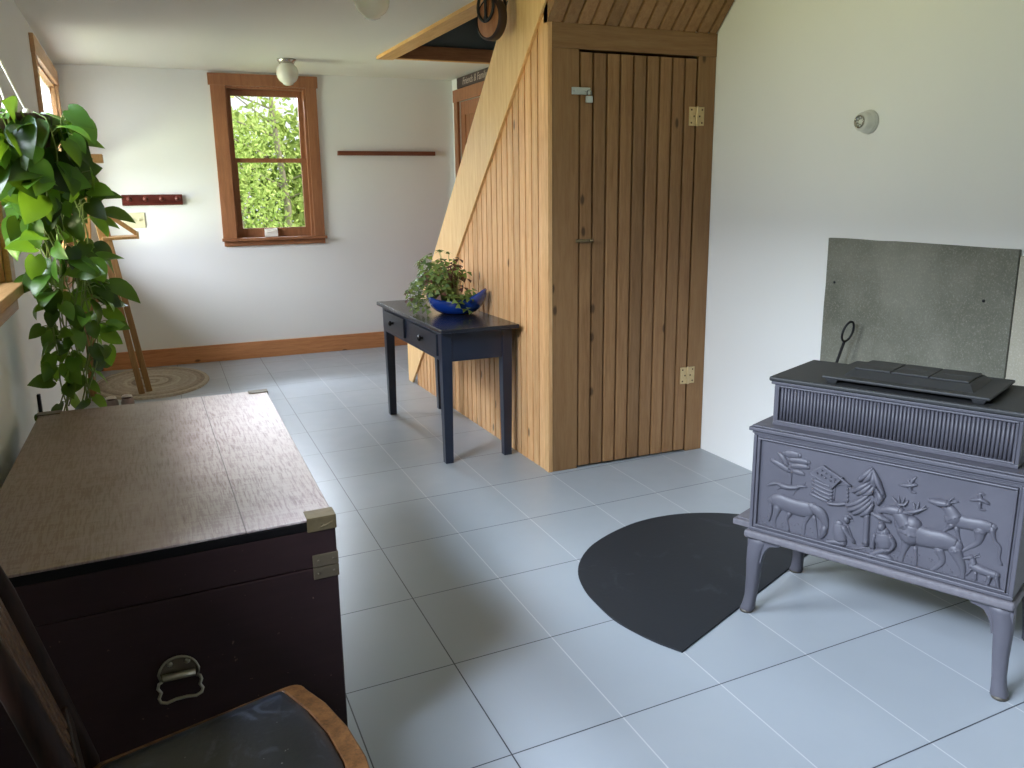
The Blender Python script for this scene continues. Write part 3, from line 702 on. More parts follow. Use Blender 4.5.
mb.tube([(hx - .036, hy - .014, .353), (hx + .036, hy - .014, .353)], .0085, 12)
for x in (-.022, .026): mb.lathe([(0, 0), (.007, 0), (.005, .003), (0, .004)], (hx + x * HS, hy - .006, .381), (0, -1, 0), 10)
link('pin_barrel', mb, m_steel, ct)
mb = MB(); bail = [(-.047, -.016, .343), (-.056, -.02, .341), (-.06, -.022, .328), (-.052, -.024, .315), (-.06, -.026, .300), (-.056, -.028, .288), (-.04, -.03, .283), (-.015, -.032, .291), (.015, -.032, .292), (.04, -.03, .287), (.056, -.028, .293), (.06, -.026, .304), (.053, -.024, .317), (.059, -.022, .330), (.056, -.02, .341), (.047, -.016, .343)]
mb.tube([(hq(x, z)[0], hy + y, hq(x, z)[1]) for x, y, z in bail], .0038, 10); link('bail', mb, m_steel, ct)

# ------------------------------------------------------------------ chair in the foreground
ch = thing('oak_chair', 'old oak chair with a cracked black leather seat in front of the chest', 'chair', (.05, 1.4, 0))
fwd = Vector((.982, .17, 0)).normalized(); lat = Vector((-.17, .982, 0)).normalized()    # lat = toward the chest
FC = Vector((.250, 1.424, 0))       # centre of the seat front edge
def seat_outline(off):
    # rounded trapezoid, front wider; returns list of Vectors
    out = []
    hw_f, hw_b, dep = .200 - off * (.45 if off else 1), .155 - off * .5, .41 - 2 * off
    f0 = FC - fwd * (off * 1.6 if off else 0)
    corners = [(-dep, -hw_b), (0, -hw_f), (0, hw_f), (-dep, hw_b)]; rad = .026 - min(off, .012)
    n = 4
    for i in range(n):
        p0, p1, p2 = (Vector((*corners[(i + j - 1) % n], 0)) for j in range(3))
        a = (p0 - p1).normalized(); b = (p2 - p1).normalized()
        if i in (1, 2):
            for k in range(7):
                t = k / 6; q = p1 + a * rad * (1 - t) ** 2 * 1.2 + b * rad * t ** 2 * 1.2; out.append(q)
            if i == 1:
                for t in (.25, .5, .75): q = p1 * (1 - t) + p2 * t; q.x += .022 * math.sin(PI * t); out.append(q)
        else: out += [p1 + a * .01, p1 + b * .01]
    return [f0 + fwd * q.x + lat * q.y for q in out]
o0 = seat_outline(0); o1 = seat_outline(.026)
mb = MB(); n = len(o0)
R1 = lambda pts, z: [Vector((p.x, p.y, z)) for p in pts]
mb.add(R1(o0, .415) + R1(o0, .446) + R1(o1, .449) + R1(o1, .43), [tuple(range(n))[::-1]] + [(r * n + i, r * n + (i + 1) % n, (r + 1) * n + (i + 1) % n, (r + 1) * n + i) for r in range(3) for i in range(n)] + [tuple(3 * n + i for i in range(n))])
link('seat_frame', mb, m_oak, ch, bevel=.005, seg=3)
o2 = seat_outline(.027); cc = sum(o2, Vector()) / n
mb = MB(); lev = [(1.0, .436), (.995, .447), (.96, .453), (.8, .458), (.5, .462), (.2, .463)]
vs = []
for s_, z in lev: vs += [Vector((cc.x + (p.x - cc.x) * s_, cc.y + (p.y - cc.y) * s_, z)) for p in o2]
mb.add(vs, [(r * n + i, r * n + (i + 1) % n, (r + 1) * n + (i + 1) % n, (r + 1) * n + i) for r in range(len(lev) - 1) for i in range(n)] + [tuple((len(lev) - 1) * n + i for i in range(n))], True)
link('leather_pad', mb, m_leather, ch)
back_c = FC - fwd * .41
for s in (-1, 1):     # back posts run from the floor to the top rail
    b0 = back_c + lat * s * .165; 
    pth = [b0 - fwd * .05 + Vector((0, 0, 0)), b0 + Vector((0, 0, .25)), b0 + Vector((0, 0, .45)), b0 - fwd * .035 + Vector((0, 0, .60)), b0 - fwd * .085 + lat * s * .01 + Vector((0, 0, .80)), b0 - fwd * .135 + lat * s * .015 + Vector((0, 0, .96))]
    mb = MB(); mb.tube(pth, [.017, .02, .021, .02, .019, .016], 12); link('back_post', mb, m_oak_dark, ch)
for s in (-1, 1):
    b0 = FC - fwd * .045 + lat * s * .165
    mb = MB(); mb.tube([b0 + Vector((0, 0, .416)), b0 + Vector((0, 0, .3)), b0 + Vector((0, 0, .26)), b0 + Vector((0, 0, .1)), b0 + Vector((0, 0, 0))], [.021, .021, .024, .019, .014], 12); link('leg', mb, m_oak_dark, ch)
bp = lambda t, z: back_c + lat * t - fwd * (.035 + (z - .6) * .26) + Vector((0, 0, z))
mb = MB(); mb.bar(bp(-.19, .955), bp(.19, .955), .022, .085, fwd * -.2 + Vector((0, 0, 1))); link('top_rail', mb, m_oak_dark, ch, bevel=.008)
mb = MB(); mb.bar(bp(-.165, .56), bp(.165, .56), .02, .04, fwd * -.2 + Vector((0, 0, 1))); link('lower_rail', mb, m_oak_dark, ch, bevel=.004)
for k in range(6):
    t = -.135 + k * .045
    mb = MB(); mb.bar(bp(t, .575), bp(t, .92), .026, .010, fwd, w2=.03); link('slat', mb, m_oak_slat, ch, bevel=.003)
for s in (-1, 1):
    mb = MB(); mb.tube([FC - fwd * .045 + lat * s * .165 + Vector((0, 0, .2)), back_c - fwd * .01 + lat * s * .165 + Vector((0, 0, .2))], .010, 8); link('stretcher', mb, m_oak_dark, ch)

# ------------------------------------------------------------------ wood stove
SO = Vector((1.789, 2.124, 0)); su = Vector((.411, -.912, 0)).normalized(); sv = Vector((.912, .411, 0)).normalized()
ang = math.atan2(su.y, su.x)
st = thing('wood_stove', 'dark cast-iron wood stove with animal reliefs standing by the right wall', 'stove', tuple(SO), ang)
# local frame: x = along the front (u), y = back (v), z up
def part(name, mb, mat, par=None, **k): return link(name, mb, mat, par or st, local=True, **k)
U0, U1, V0, V1 = .005, .800, .015, .455
def leg_mesh(x, y, sx, sy):
    # cabriole leg: broad knee under the body, slim ankle, pad foot; sx, sy point outward
    mb = MB(); secs = [(.280, .0, .075, .075), (.258, .0, .068, .068), (.235, .003, .058, .056), (.19, .003, .050, .048), (.12, .001, .043, .042), (.06, .002, .038, .037), (.03, .007, .041, .040), (.012, .013, .047, .047), (.010, .013, .047, .047)]
    vs = []; n = 12
    for z, off, wx, wy in secs:
        cx, cy = x - sx * (wx / 2 - .03) + sx * off, y - sy * (wy / 2 - .03) + sy * off
        for k in range(n):
            a = 2 * PI * k / n; c_, s_ = math.cos(a), math.sin(a)
            vs.append((cx + wx / 2 * math.copysign(abs(c_) ** .6, c_), cy + wy / 2 * math.copysign(abs(s_) ** .6, s_), z))
    m = len(secs)
    mb.add(vs, [(i * n + k, i * n + (k + 1) % n, (i + 1) * n + (k + 1) % n, (i + 1) * n + k) for i in range(m - 1) for k in range(n)] + [tuple(range(n)), tuple((m - 1) * n + k for k in range(n))], True)
    # scroll bracket along the front
    pr = [(0, .280), (.115, .280), (.110, .266), (.09, .262), (.075, .256), (.064, .240), (.056, .222), (.05, .19), (0, .19)]
    mb.prism(pr, lambda a, z: (x + sx * .03 - sx * a, y + sy * .024, z), lambda a, z: (x + sx * .03 - sx * a, y + sy * .006, z))
    return mb
for x, y, sx, sy in ((.03, .045, -1, -1), (.775, .045, 1, -1), (.03, .41, -1, 1), (.775, .41, 1, 1)):
    lg = part('leg', leg_mesh(x, y, sx, sy), m_iron)
    mb = MB(); mb.lathe([(0, 0), (.022, 0), (.024, .004), (.022, .011), (.0, .012)], (x + sx * .0215, y + sy * .0215, 0), (0, 0, 1), 16); part('foot_pad', mb, m_foot, lg)
# base rail, body
mb = MB(); mb.box(-.008, .808, .0, .47, .279, .306); part('base_rail', mb, m_iron_worn, bevel=.009, seg=3)
mb = MB(); mb.box(.008, .797, .022, .455, .304, .658); part('firebox', mb, m_iron, bevel=.003)
# side ash lip with loading side
mb = MB(); mb.box(-.076, .0, .055, .36, .292, .313); mb.box(-.066, .0, .07, .345, .313, .318); part('ash_lip', mb, m_iron_worn, bevel=.007, seg=3)
mb = MB(); mb.box(-.006, .008, .07, .40, .34, .62); mb.box(-.012, -.006, .10, .37, .37, .59); part('side_door', mb, m_iron, bevel=.003)
# front frame (stepped moulding) and corner posts
mb = MB()
def frame(mb, x0, x1, z0, z1, w, ya, yb):
    mb.box(x0, x1, ya, yb, z0, z0 + w); mb.box(x0, x1, ya, yb, z1 - w, z1); mb.box(x0, x0 + w, ya, yb, z0 + w, z1 - w); mb.box(x1 - w, x1, ya, yb, z0 + w, z1 - w)
frame(mb, .006, .799, .308, .656, .012, .010, .023); frame(mb, .018, .787, .320, .645, .008, .014, .023); frame(mb, .026, .779, .328, .637, .006, .007, .023)
part('front_frame', mb, m_iron, bevel=.0025)
mb = MB(); mb.box(-.006, .812, -.004, .48, .660, .673); mb.box(.002, .804, .004, .47, .673, .679); mb.box(.002, .802, .006, .465, .650, .660); part('ledge', mb, m_iron, bevel=.005, seg=3)
# relief panel
PV = .018
mb = MB(); mb.box(.030, .775, PV, .024, .332, .634); rp = part('relief_panel', mb, m_iron, bevel=.001)
def onp(x, y):      # photo point -> panel (u, z)
    d = ray(x, y); q0 = SO + sv * PV; t_ = (q0 - CAM).dot(sv) / d.dot(sv); q = CAM + d * t_ - SO
    return q.dot(su), q.z
A4 = lambda p: onp(750 + p[0] * .13670, 440 + p[1] * .13672)
A5 = lambda p: onp(850 + p[0] * .18872, 455 + p[1] * .18880)
K4 = .13670 / 760; K5 = .18872 / 760   # rough size of one crop pixel on the panel at unit depth
def px_size(fn, p):
    a = fn(p); b = fn((p[0], p[1] + 10)); return math.hypot(a[0] - b[0], a[1] - b[1]) / 10
def limb(mb, fn, pts, rads, flat=.55, n=10, off=0.0):     # tapered, flattened tube lying on the panel
    k = px_size(fn, pts[0]); P = [fn(p) for p in pts]; m = len(P)
    # resample with Catmull-Rom
    Q, Rr = [], []; flat = flat * (2.3 if max(rads) < 26 else 1.5)
    for i in range(m - 1):
        p0, p1, p2, p3 = P[max(i - 1, 0)], P[i], P[i + 1], P[min(i + 2, m - 1)]
        for s_ in range(4):
            t = s_ / 4
            Q.append(tuple(.5 * (2 * p1[j] + (p2[j] - p0[j]) * t + (2 * p0[j] - 5 * p1[j] + 4 * p2[j] - p3[j]) * t * t + (3 * p1[j] - p0[j] - 3 * p2[j] + p3[j]) * t ** 3) for j in (0, 1))); Rr.append((rads[i] * (1 - t) + rads[i + 1] * t) * k)
    Q.append(P[-1]); Rr.append(rads[-1] * k); vs = []; M_ = len(Q)
    for i in range(M_):
        a, b = Q[max(i - 1, 0)], Q[min(i + 1, M_ - 1)]; L = math.hypot(b[0] - a[0], b[1] - a[1]) or 1
        nx, nz = -(b[1] - a[1]) / L, (b[0] - a[0]) / L
        for k_ in range(n):
            an = PI * k_ / (n - 1)
            c_, s_ = math.cos(an), math.sin(an)
            vs.append((Q[i][0] + nx * Rr[i] * c_, PV + .0005 - off - Rr[i] * flat * s_, Q[i][1] + nz * Rr[i] * c_))
    o_ = len(mb.v)
    mb.add(vs, [(i * n + k_, i * n + k_ + 1, (i + 1) * n + k_ + 1, (i + 1) * n + k_) for i in range(M_ - 1) for k_ in range(n - 1)], True)
    for i, e in ((0, 0), (M_ - 1, 1)):
        mb.f.append(tuple(o_ + i * n + k_ for k_ in range(n))); mb.sm.append(False); mb.mi.append(0)
    for i in (0, M_ - 1):
        r = Rr[i]
        mb.ell((Q[i][0], PV + .0005 - off, Q[i][1]), ((r, 0, 0), (0, 0, r), (0, r * flat, 0)), 10, 6)
def blob(mb, fn, p, rx, ry, rot=0, flat=.4, off=0.0):
    flat *= 1.7; k = px_size(fn, p); c_ = fn(p); ca, sa = math.cos(rot), math.sin(rot)
    mb.ell((c_[0], PV - off, c_[1]), ((rx * k * ca, 0, rx * k * sa), (-ry * k * sa, 0, ry * k * ca), (0, min(rx, ry) * k * flat, 0)), 14, 8)
# broadleaf tree + running fox
mb = MB()
for a, b, r in (((165, 150), (285, 225), 22), ((215, 100), (270, 175), 20), ((255, 100), (360, 115), 24), ((290, 145), (430, 165), 20), ((305, 190), (425, 200), 20), ((320, 230), (390, 250), 18)): limb(mb, A4, [a, ((a[0] + b[0]) / 2, (a[1] + b[1]) / 2 - 4), b], [r * .8, r * 1.15, r * .8], .3)
limb(mb, A4, [(305, 225), (303, 270), (300, 320)], [7, 6, 6], .7); part('tree_relief', mb, m_iron, rp)
mb = MB(); limb(mb, A4, [(125, 335), (170, 318), (215, 318)], [4, 13, 8], .5); limb(mb, A4, [(220, 325), (260, 340), (310, 348), (350, 345)], [17, 22, 17, 16], .5); limb(mb, A4, [(350, 340), (385, 338), (415, 345)], [12, 13, 5], .6)
limb(mb, A4, [(395, 328), (408, 310)], [4, 3]); limb(mb, A4, [(235, 345), (215, 352), (205, 362)], [9, 5, 4]); limb(mb, A4, [(345, 360), (330, 378), (318, 400)], [8, 5, 4]); limb(mb, A4, [(370, 355), (400, 352)], [5, 4]); part('fox_relief', mb, m_iron, rp)
# log cabin
mb = MB()
def quad(mb, fn, ps, t):
    q = [fn(p) for p in ps]; mb.prism(q, lambda a, b: (a, PV + .001, b), lambda a, b: (a, PV - t, b))
quad(mb, A4, [(445, 235), (535, 190), (680, 275), (600, 330)], .010); quad(mb, A4, [(535, 188), (550, 183), (745, 328), (735, 332)], .012); quad(mb, A4, [(672, 272), (690, 270), (612, 345), (598, 330)], .012)
quad(mb, A4, [(475, 275), (600, 340), (600, 440), (470, 395)], .003)
for k_ in range(5): limb(mb, A4, [(472, 290 + 28 * k_), (530, 318 + 30 * k_), (592, 350 + 30 * k_ - 8)], [11, 11, 11], .6)
for k_ in range(5): blob(mb, A4, (462, 288 + 27 * k_), 13, 11, 0, .7); blob(mb, A4, (597, 350 + 24 * k_), 13, 11, 0, .8); blob(mb, A4, (715, 330 + 27 * k_), 10, 12, 0, .7)
limb(mb, A4, [(575, 462), (650, 468), (710, 462)], [14, 15, 13], .7); limb(mb, A4, [(452, 392), (520, 425), (565, 443)], [14, 15, 13], .6); limb(mb, A4, [(620, 335), (665, 325), (715, 322)], [6, 6, 6]); limb(mb, A4, [(622, 340), (615, 440)], [6, 6])
for sx_, sy_ in ((500, 235), (535, 215), (530, 250), (565, 235), (560, 270), (600, 260), (595, 290), (630, 280), (625, 300)): blob(mb, A4, (sx_, sy_), 10, 8, 0, 1.0, .0095)
limb(mb, A4, [(442, 238), (490, 212), (538, 190)], [6, 7, 6], .5, off=.006); limb(mb, A4, [(442, 240), (520, 285), (600, 332)], [7, 8, 7], .6, off=.006)
limb(mb, A4, [(542, 190), (640, 255), (740, 330)], [9, 9, 8], .6, off=.008); limb(mb, A4, [(680, 272), (640, 310), (602, 340)], [8, 8, 7], .6, off=.008)
part('cabin_relief', mb, m_iron, rp)
# grazing horse
mb = MB(); limb(mb, A4, [(160, 445), (215, 445), (300, 480), (400, 505), (450, 500)], [34, 55, 58, 60, 48], .30); limb(mb, A4, [(455, 490), (510, 530), (545, 590), (550, 640)], [38, 40, 30, 22], .4); limb(mb, A4, [(550, 640), (540, 680), (520, 715)], [24, 24, 12], .5)
limb(mb, A4, [(470, 470), (535, 510), (565, 570), (570, 640)], [8, 11, 10, 5], .9)
limb(mb, A4, [(150, 440), (155, 510), (140, 590)], [9, 16, 7], .5); limb(mb, A4, [(205, 490), (180, 570), (180, 610), (186, 668)], [32, 16, 11, 10], .4); limb(mb, A4, [(290, 540), (270, 580), (285, 665)], [20, 11, 9], .4)
limb(mb, A4, [(430, 540), (400, 610), (395, 660), (388, 722)], [26, 14, 11, 10], .45); limb(mb, A4, [(470, 560), (485, 650), (497, 748)], [14, 9, 8], .45); part('horse_relief', mb, m_iron, rp)
# two seated figures
mb = MB(); blob(mb, A4, (708, 580), 26, 32, .2, .7); limb(mb, A4, [(690, 565), (720, 552), (745, 575)], [10, 12, 8], .8); limb(mb, A4, [(755, 592), (735, 590)], [5, 6]); limb(mb, A4, [(650, 615), (650, 660), (665, 740)], [32, 45, 46], .35); limb(mb, A4, [(690, 640), (720, 690), (760, 745)], [22, 18, 14], .6)
limb(mb, A4, [(560, 745), (620, 742), (680, 755)], [15, 20, 22], .5); limb(mb, A4, [(715, 625), (765, 755)], [6, 6], .9); part('seated_man_relief', mb, m_iron, rp)
mb = MB(); blob(mb, A5, (168, 380), 22, 26, 0, .7); limb(mb, A5, [(175, 415), (180, 450), (185, 490)], [38, 48, 38], .35); limb(mb, A5, [(135, 420), (125, 460), (125, 490)], [12, 11, 9], .8); limb(mb, A5, [(215, 430), (235, 470), (215, 500), (180, 505)], [13, 13, 11, 10], .8)
limb(mb, A5, [(185, 500), (130, 520), (100, 540)], [18, 16, 12], .5); limb(mb, A5, [(150, 530), (205, 545), (230, 572)], [17, 16, 11], .5)
for k_ in range(4): limb(mb, A5, [(155 + 14 * k_, 410), (152 + 14 * k_, 470)], [4, 4], 2.2)
limb(mb, A5, [(0, 505), (60, 492), (110, 495)], [4, 5, 4]); part('kneeling_man_relief', mb, m_iron, rp)
# spruce
mb = MB(); limb(mb, A5, [(92, 310), (88, 390), (85, 470)], [16, 16, 17], .5)
for ps in ([(120, 65), (150, 130), (45, 135)], [(110, 120), (165, 210), (145, 195), (15, 195)], [(100, 180), (130, 220), (125, 265), (60, 320), (-20, 270), (30, 230)], [(150, 190), (190, 220), (150, 260), (125, 240)], [(105, 300), (150, 310), (215, 350), (170, 355), (130, 330)]): quad(mb, A5, ps, .006)
for ps in ([(118, 72), (85, 105), (50, 132)], [(122, 80), (105, 115), (80, 140)], [(128, 82), (150, 140), (182, 212)], [(130, 92), (128, 130), (135, 170)], [(105, 145), (60, 170), (20, 192)], [(118, 155), (80, 185), (40, 204)], [(130, 165), (110, 195), (75, 208)], [(100, 210), (50, 245), (-15, 266)], [(105, 230), (55, 268), (-5, 290)], [(115, 245), (70, 285), (20, 308)], [(122, 262), (95, 298), (60, 317)], [(150, 195), (165, 225), (150, 258)], [(120, 305), (160, 325), (212, 350)]): limb(mb, A5, ps, [8, 17, 9], .55, off=.004)
part('spruce_relief', mb, m_iron, rp)
# bull moose
mb = MB(); limb(mb, A5, [(265, 365), (310, 400), (400, 435), (500, 455), (560, 480)], [30, 66, 52, 48, 36], .32); limb(mb, A5, [(330, 370), (320, 420)], [50, 60], .40); limb(mb, A5, [(300, 370), (265, 320), (235, 295)], [44, 36, 26], .5)
limb(mb, A5, [(265, 300), (215, 290), (175, 292), (165, 298)], [28, 26, 16, 14], .6); limb(mb, A5, [(290, 300), (335, 315)], [10, 6], .8)
for ps, r in (([(270, 280), (250, 250), (225, 222)], [7, 9, 4]), ([(262, 262), (262, 235), (258, 215)], [6, 6, 3]), ([(275, 265), (285, 240), (290, 225)], [6, 6, 3]), ([(250, 258), (290, 262), (310, 240)], [8, 10, 3]), ([(300, 300), (350, 296), (412, 280)], [8, 14, 3]), ([(345, 290), (342, 265), (330, 250)], [9, 7, 3]), ([(358, 290), (362, 268), (368, 250)], [9, 7, 3]), ([(375, 290), (390, 275), (400, 268)], [8, 6, 3])): limb(mb, A5, ps, r, .8)
limb(mb, A5, [(300, 460), (280, 520), (262, 590)], [28, 13, 11], .4); limb(mb, A5, [(345, 490), (350, 545), (345, 605)], [12, 8, 9], .4)
limb(mb, A5, [(470, 500), (490, 560), (450, 600), (415, 625)], [26, 15, 11, 9], .4); limb(mb, A5, [(555, 500), (590, 580), (598, 630), (590, 688)], [36, 20, 12, 11], .45); part('bull_moose_relief', mb, m_iron, rp)
# cow moose, calf, birds
mb = MB(); limb(mb, A5, [(540, 340), (620, 360), (700, 375), (755, 385)], [40, 34, 36, 24], .35); limb(mb, A5, [(555, 335), (530, 290), (500, 265)], [40, 30, 20], .45); limb(mb, A5, [(520, 258), (470, 250), (425, 240)], [20, 22, 12], .6); limb(mb, A5, [(520, 245), (550, 228)], [6, 4], .8); limb(mb, A5, [(520, 255), (575, 248)], [6, 4], .8)
limb(mb, A5, [(540, 370), (515, 390), (490, 410)], [20, 10, 7], .45); limb(mb, A5, [(565, 385), (575, 430), (585, 460)], [14, 8, 7], .45); limb(mb, A5, [(690, 400), (680, 460), (630, 490), (592, 510)], [34, 16, 10, 8], .4); limb(mb, A5, [(755, 390), (765, 450), (795, 490), (790, 545), (802, 580)], [18, 10, 8, 7, 8], .45); part('cow_moose_relief', mb, m_iron, rp)
mb = MB(); limb(mb, A5, [(650, 585), (690, 605), (740, 625), (775, 635)], [22, 24, 22, 20], .4); limb(mb, A5, [(655, 575), (650, 550), (640, 540)], [18, 14, 11], .5); limb(mb, A5, [(645, 540), (610, 546), (600, 550)], [13, 8, 6], .6); limb(mb, A5, [(655, 535), (685, 522)], [5, 3], .8); limb(mb, A5, [(658, 542), (690, 536)], [5, 3], .8)
limb(mb, A5, [(645, 600), (615, 635)], [9, 6]); limb(mb, A5, [(665, 620), (668, 660)], [9, 6]); limb(mb, A5, [(740, 640), (730, 680), (700, 700)], [16, 8, 6]); limb(mb, A5, [(775, 645), (785, 690), (785, 725)], [14, 8, 6]); part('calf_relief', mb, m_iron, rp)
for ps in (([(262, 160), (310, 160), (352, 158)], [(325, 155), (335, 132), (352, 118)], [(320, 165), (325, 190), (350, 200)]), ([(638, 240), (690, 235), (735, 258)], [(695, 230), (690, 205), (715, 210)], [(690, 250), (690, 285), (718, 292)])):
    mb = MB(); limb(mb, A5, ps[0], [4, 14, 8], .6); limb(mb, A5, ps[1], [10, 9, 4], .6); limb(mb, A5, ps[2], [10, 9, 4], .6); limb(mb, A5, [(ps[1][0][0] - 5, ps[1][0][1]), (ps[1][0][0] - 18, ps[1][0][1] - 25)], [8, 4], .6); part('bird_relief', mb, m_iron, rp)
# ground line grass texture
mb = MB(); 
rr = random.Random(5)
for k_ in range(150):
    u_ = rr.uniform(.04, .77); z_ = .336 + rr.random() ** 2 * .035
    mb.ell((u_, PV, z_), ((.004, 0, 0), (0, 0, .0015), (0, .0018, 0)), 6, 4)
part('ground_relief', mb, m_iron, rp)['kind'] = 'stuff'
# upper fluted heat box
mb = MB(); mb.box(.052, .765, .055, .37, .677, .826); part('heat_box', mb, m_iron, bevel=.003)
mb = MB(); frame(mb, .052, .765, .679, .824, .012, .046, .056); frame(mb, .064, .755, .691, .814, .006, .042, .056); part('heat_box_frame', mb, m_iron, bevel=.002)
mb = MB(); ng = 62
for k_ in range(ng):
    x = .073 + (.746 - .073) * (k_ + .5) / ng; mb.tube([(x, .052, .697), (x, .052, .807)], .0040, 8)
part('grille', mb, m_iron)
mb = MB(); mb.box(.036, .785, .034, .388, .826, .842); part('top_plate', mb, m_iron_dark, bevel=.006, seg=3)
mb = MB(); mb.box(.042, .777, .040, .05, .816, .827); part('cornice', mb, m_iron, bevel=.003)
# griddle plate resting on the stove
gd = thing('griddle_plate', 'black iron griddle plate on small feet on top of the stove', 'plate', tuple(SO + su * .438 + sv * .204 + Vector((0, 0, .842))), ang)
def gpart(n_, mb, mat, par=None, **k): return link(n_, mb, mat, par or gd, local=True, **k)
GX, GY = .238, .150
mb = MB(); mb.box(-GX, GX, -GY, GY, .013, .022); gpart('plate', mb, m_iron_dark, bevel=.003)
for sx in (-1, 1):
    for sy in (-1, 1): mb = MB(); mb.hexa([(sx * (GX - .03) + a, sy * (GY - .02) + b, 0) for a, b in ((-.014, -.012), (.014, -.012), (.014, .012), (-.014, .012))], [(sx * (GX - .03) + a, sy * (GY - .02) + b, .013) for a, b in ((-.02, -.016), (.02, -.016), (.02, .016), (-.02, .016))]); gpart('foot', mb, m_iron_dark, bevel=.002)
gx, gy = .168, .080
mb = MB(); mb.hexa([(-gx - .018, -gy - .03, .022), (gx + .018, -gy - .03, .022), (gx + .018, gy + .02, .022), (-gx - .018, gy + .02, .022)], [(-gx, -gy, .040), (gx, -gy, .040), (gx, gy, .040), (-gx, gy, .040)])
for i in range(3):
    for j in range(2):
        x0 = -gx + .004 + i * (2 * gx - .008) / 3; y0 = -gy + .004 + j * (2 * gy - .008) / 2
        mb.box(x0 + .0015, x0 + (2 * gx - .008) / 3 - .0015, y0 + .0015, y0 + (2 * gy - .008) / 2 - .0015, .040, .0455)
gpart('raised_panel', mb, m_iron_dark, bevel=.0012)

# ------------------------------------------------------------------ hearth mat
mt = MB()
tip = Vector((1.448, 1.988, 0)); 
half = [(0, 0), (-.004, .09), (.004, .18), (.026, .28), (.071, .38), (.135, .49), (.225, .59), (.33, .66), (.45, .705), (.57, .722)]
W_ = 1.262
prof = half + [(W_ - a, b) for a, b in reversed(half)]
# smooth the outline
def cr(P, k=5):
    out = []; m = len(P)
    for i in range(m - 1):
        p0, p1, p2, p3 = P[max(i - 1, 0)], P[i], P[i + 1], P[min(i + 2, m - 1)]
        for s_ in range(k):
            t = s_ / k; out.append(tuple(.5 * (2 * p1[j] + (p2[j] - p0[j]) * t + (2 * p0[j] - 5 * p1[j] + 4 * p2[j] - p3[j]) * t * t + (3 * p1[j] - p0[j] - 3 * p2[j] + p3[j]) * t ** 3) for j in (0, 1)))
    return out + [P[-1]]
prof = cr(prof)
md = (sv * 1.0); mo = -su
def mpt(a, b, z): q = tip + md * a + mo * b; return Vector((q.x, q.y, z))
mt.prism(prof, lambda a, b: mpt(a, b, .0005), lambda a, b: mpt(a, b, .006))
hm = link('hearth_mat', mt, m_rubber, bevel=.003); tag(hm, 'black half-round rubber hearth mat on the floor beside the stove', 'mat')

# ------------------------------------------------------------------ right wall: slab, fixture, poker
mb = MB(); 
def ragged(y0, y1, z0, z1):
    rr = random.Random(11); P = []
    for k_ in range(12): P.append((y0 + rr.uniform(-.002, .002), z0 + (z1 - z0) * k_ / 12))
    for k_ in range(10): P.append((y0 + (y1 - y0) * k_ / 10, z1 + rr.uniform(-.0012, .0012)))
    P += [(y1, z1), (y1, z0)]
    return P
mb.prism(ragged(2.865, 1.972, 0.0, 1.222), lambda y, z: (XR - .016, y, z), lambda y, z: (XR - .002, y, z))
sb = link('heat_shield_slab', mb, m_slab, bevel=.003); tag(sb, 'grey-green cement slab leaning on the right wall behind the stove', 'slab')
mb = MB()
for y, z in ((2.81, 1.03), (2.085, 1.03), (2.81, .3), (2.085, .3)): mb.lathe([(0, 0), (.006, 0), (.005, .003), (0, .004)], (XR - .016, y, z), (-1, 0, 0), 10)
link('bolt_head', mb, m_wrought, sb)
mb = MB(); mb.box(XR - .014, XR - .002, 1.2, 1.968, 0, 1.20); s2 = link('heat_shield_slab', mb, m_slab2, bevel=.003); tag(s2, 'pale beige cement slab at the right edge, next to the grey-green slab', 'slab')
fx = thing('wall_light', 'round white wall light with a chrome rim high on the right wall', 'light', (XR, 2.70, 1.698))
FXC = (XR - .001, 2.698, 1.698)
mb = MB(); mb.lathe([(0.0000, 0.0000), (0.0468, 0.0000), (0.0486, 0.0055), (0.0468, 0.0110), (0.0450, 0.0120), (0.0468, 0.0156), (0.0459, 0.0202), (0.0414, 0.0239), (0.0396, 0.0276), (0.0378, 0.0460), (0.0333, 0.0534), (0.0270, 0.0552)], FXC, (-1, 0, 0), 40); link('base', mb, m_fixture, fx)
mb = MB(); mb.lathe([(0.0243, 0.0534), (0.0261, 0.0589), (0.0243, 0.0616), (0.0216, 0.0607), (0.0207, 0.0515), (0.0000, 0.0497)], FXC, (-1, 0, 0), 36); link('rim', mb, m_chrome, fx)
mb = MB(); mb.lathe([(0.0000, 0.0534), (0.0090, 0.0534), (0.0108, 0.0488), (0.0108, 0.0460)], FXC, (-1, 0, 0), 20)
for k_ in range(8):
    a = k_ * PI / 4; mb.ell((FXC[0] - .053, FXC[1] + .016 * math.cos(a), FXC[2] + .016 * math.sin(a)), ((.003, 0, 0), (0, .004, 0), (0, 0, .004)), 6, 4)
link('bulb', mb, m_fixture, fx)
pk = thing('fire_poker', 'black ring-handled iron poker leaning on the slab behind the stove', 'poker', (2.66, 2.80, 0))
pa, pb = Vector((2.63, 2.86, .0)), Vector((2.715, 2.66, .795))
mb = MB(); mb.tube([pa, pa.lerp(pb, .5), pb], .006, 8); link('rod', mb, m_wrought, pk)
mb = MB(); pd = (pb - pa).normalized(); rc = pb + pd * .045; e2 = Vector((.95, -.1, .1)); e2 = (e2 - pd * e2.dot(pd)).normalized()
mb.tube([rc + pd * .045 * math.cos(a) + e2 * .026 * math.sin(a) for a in [2 * PI * k_ / 24 for k_ in range(24)]], .005, 8, True); link('ring_handle', mb, m_wrought, pk)

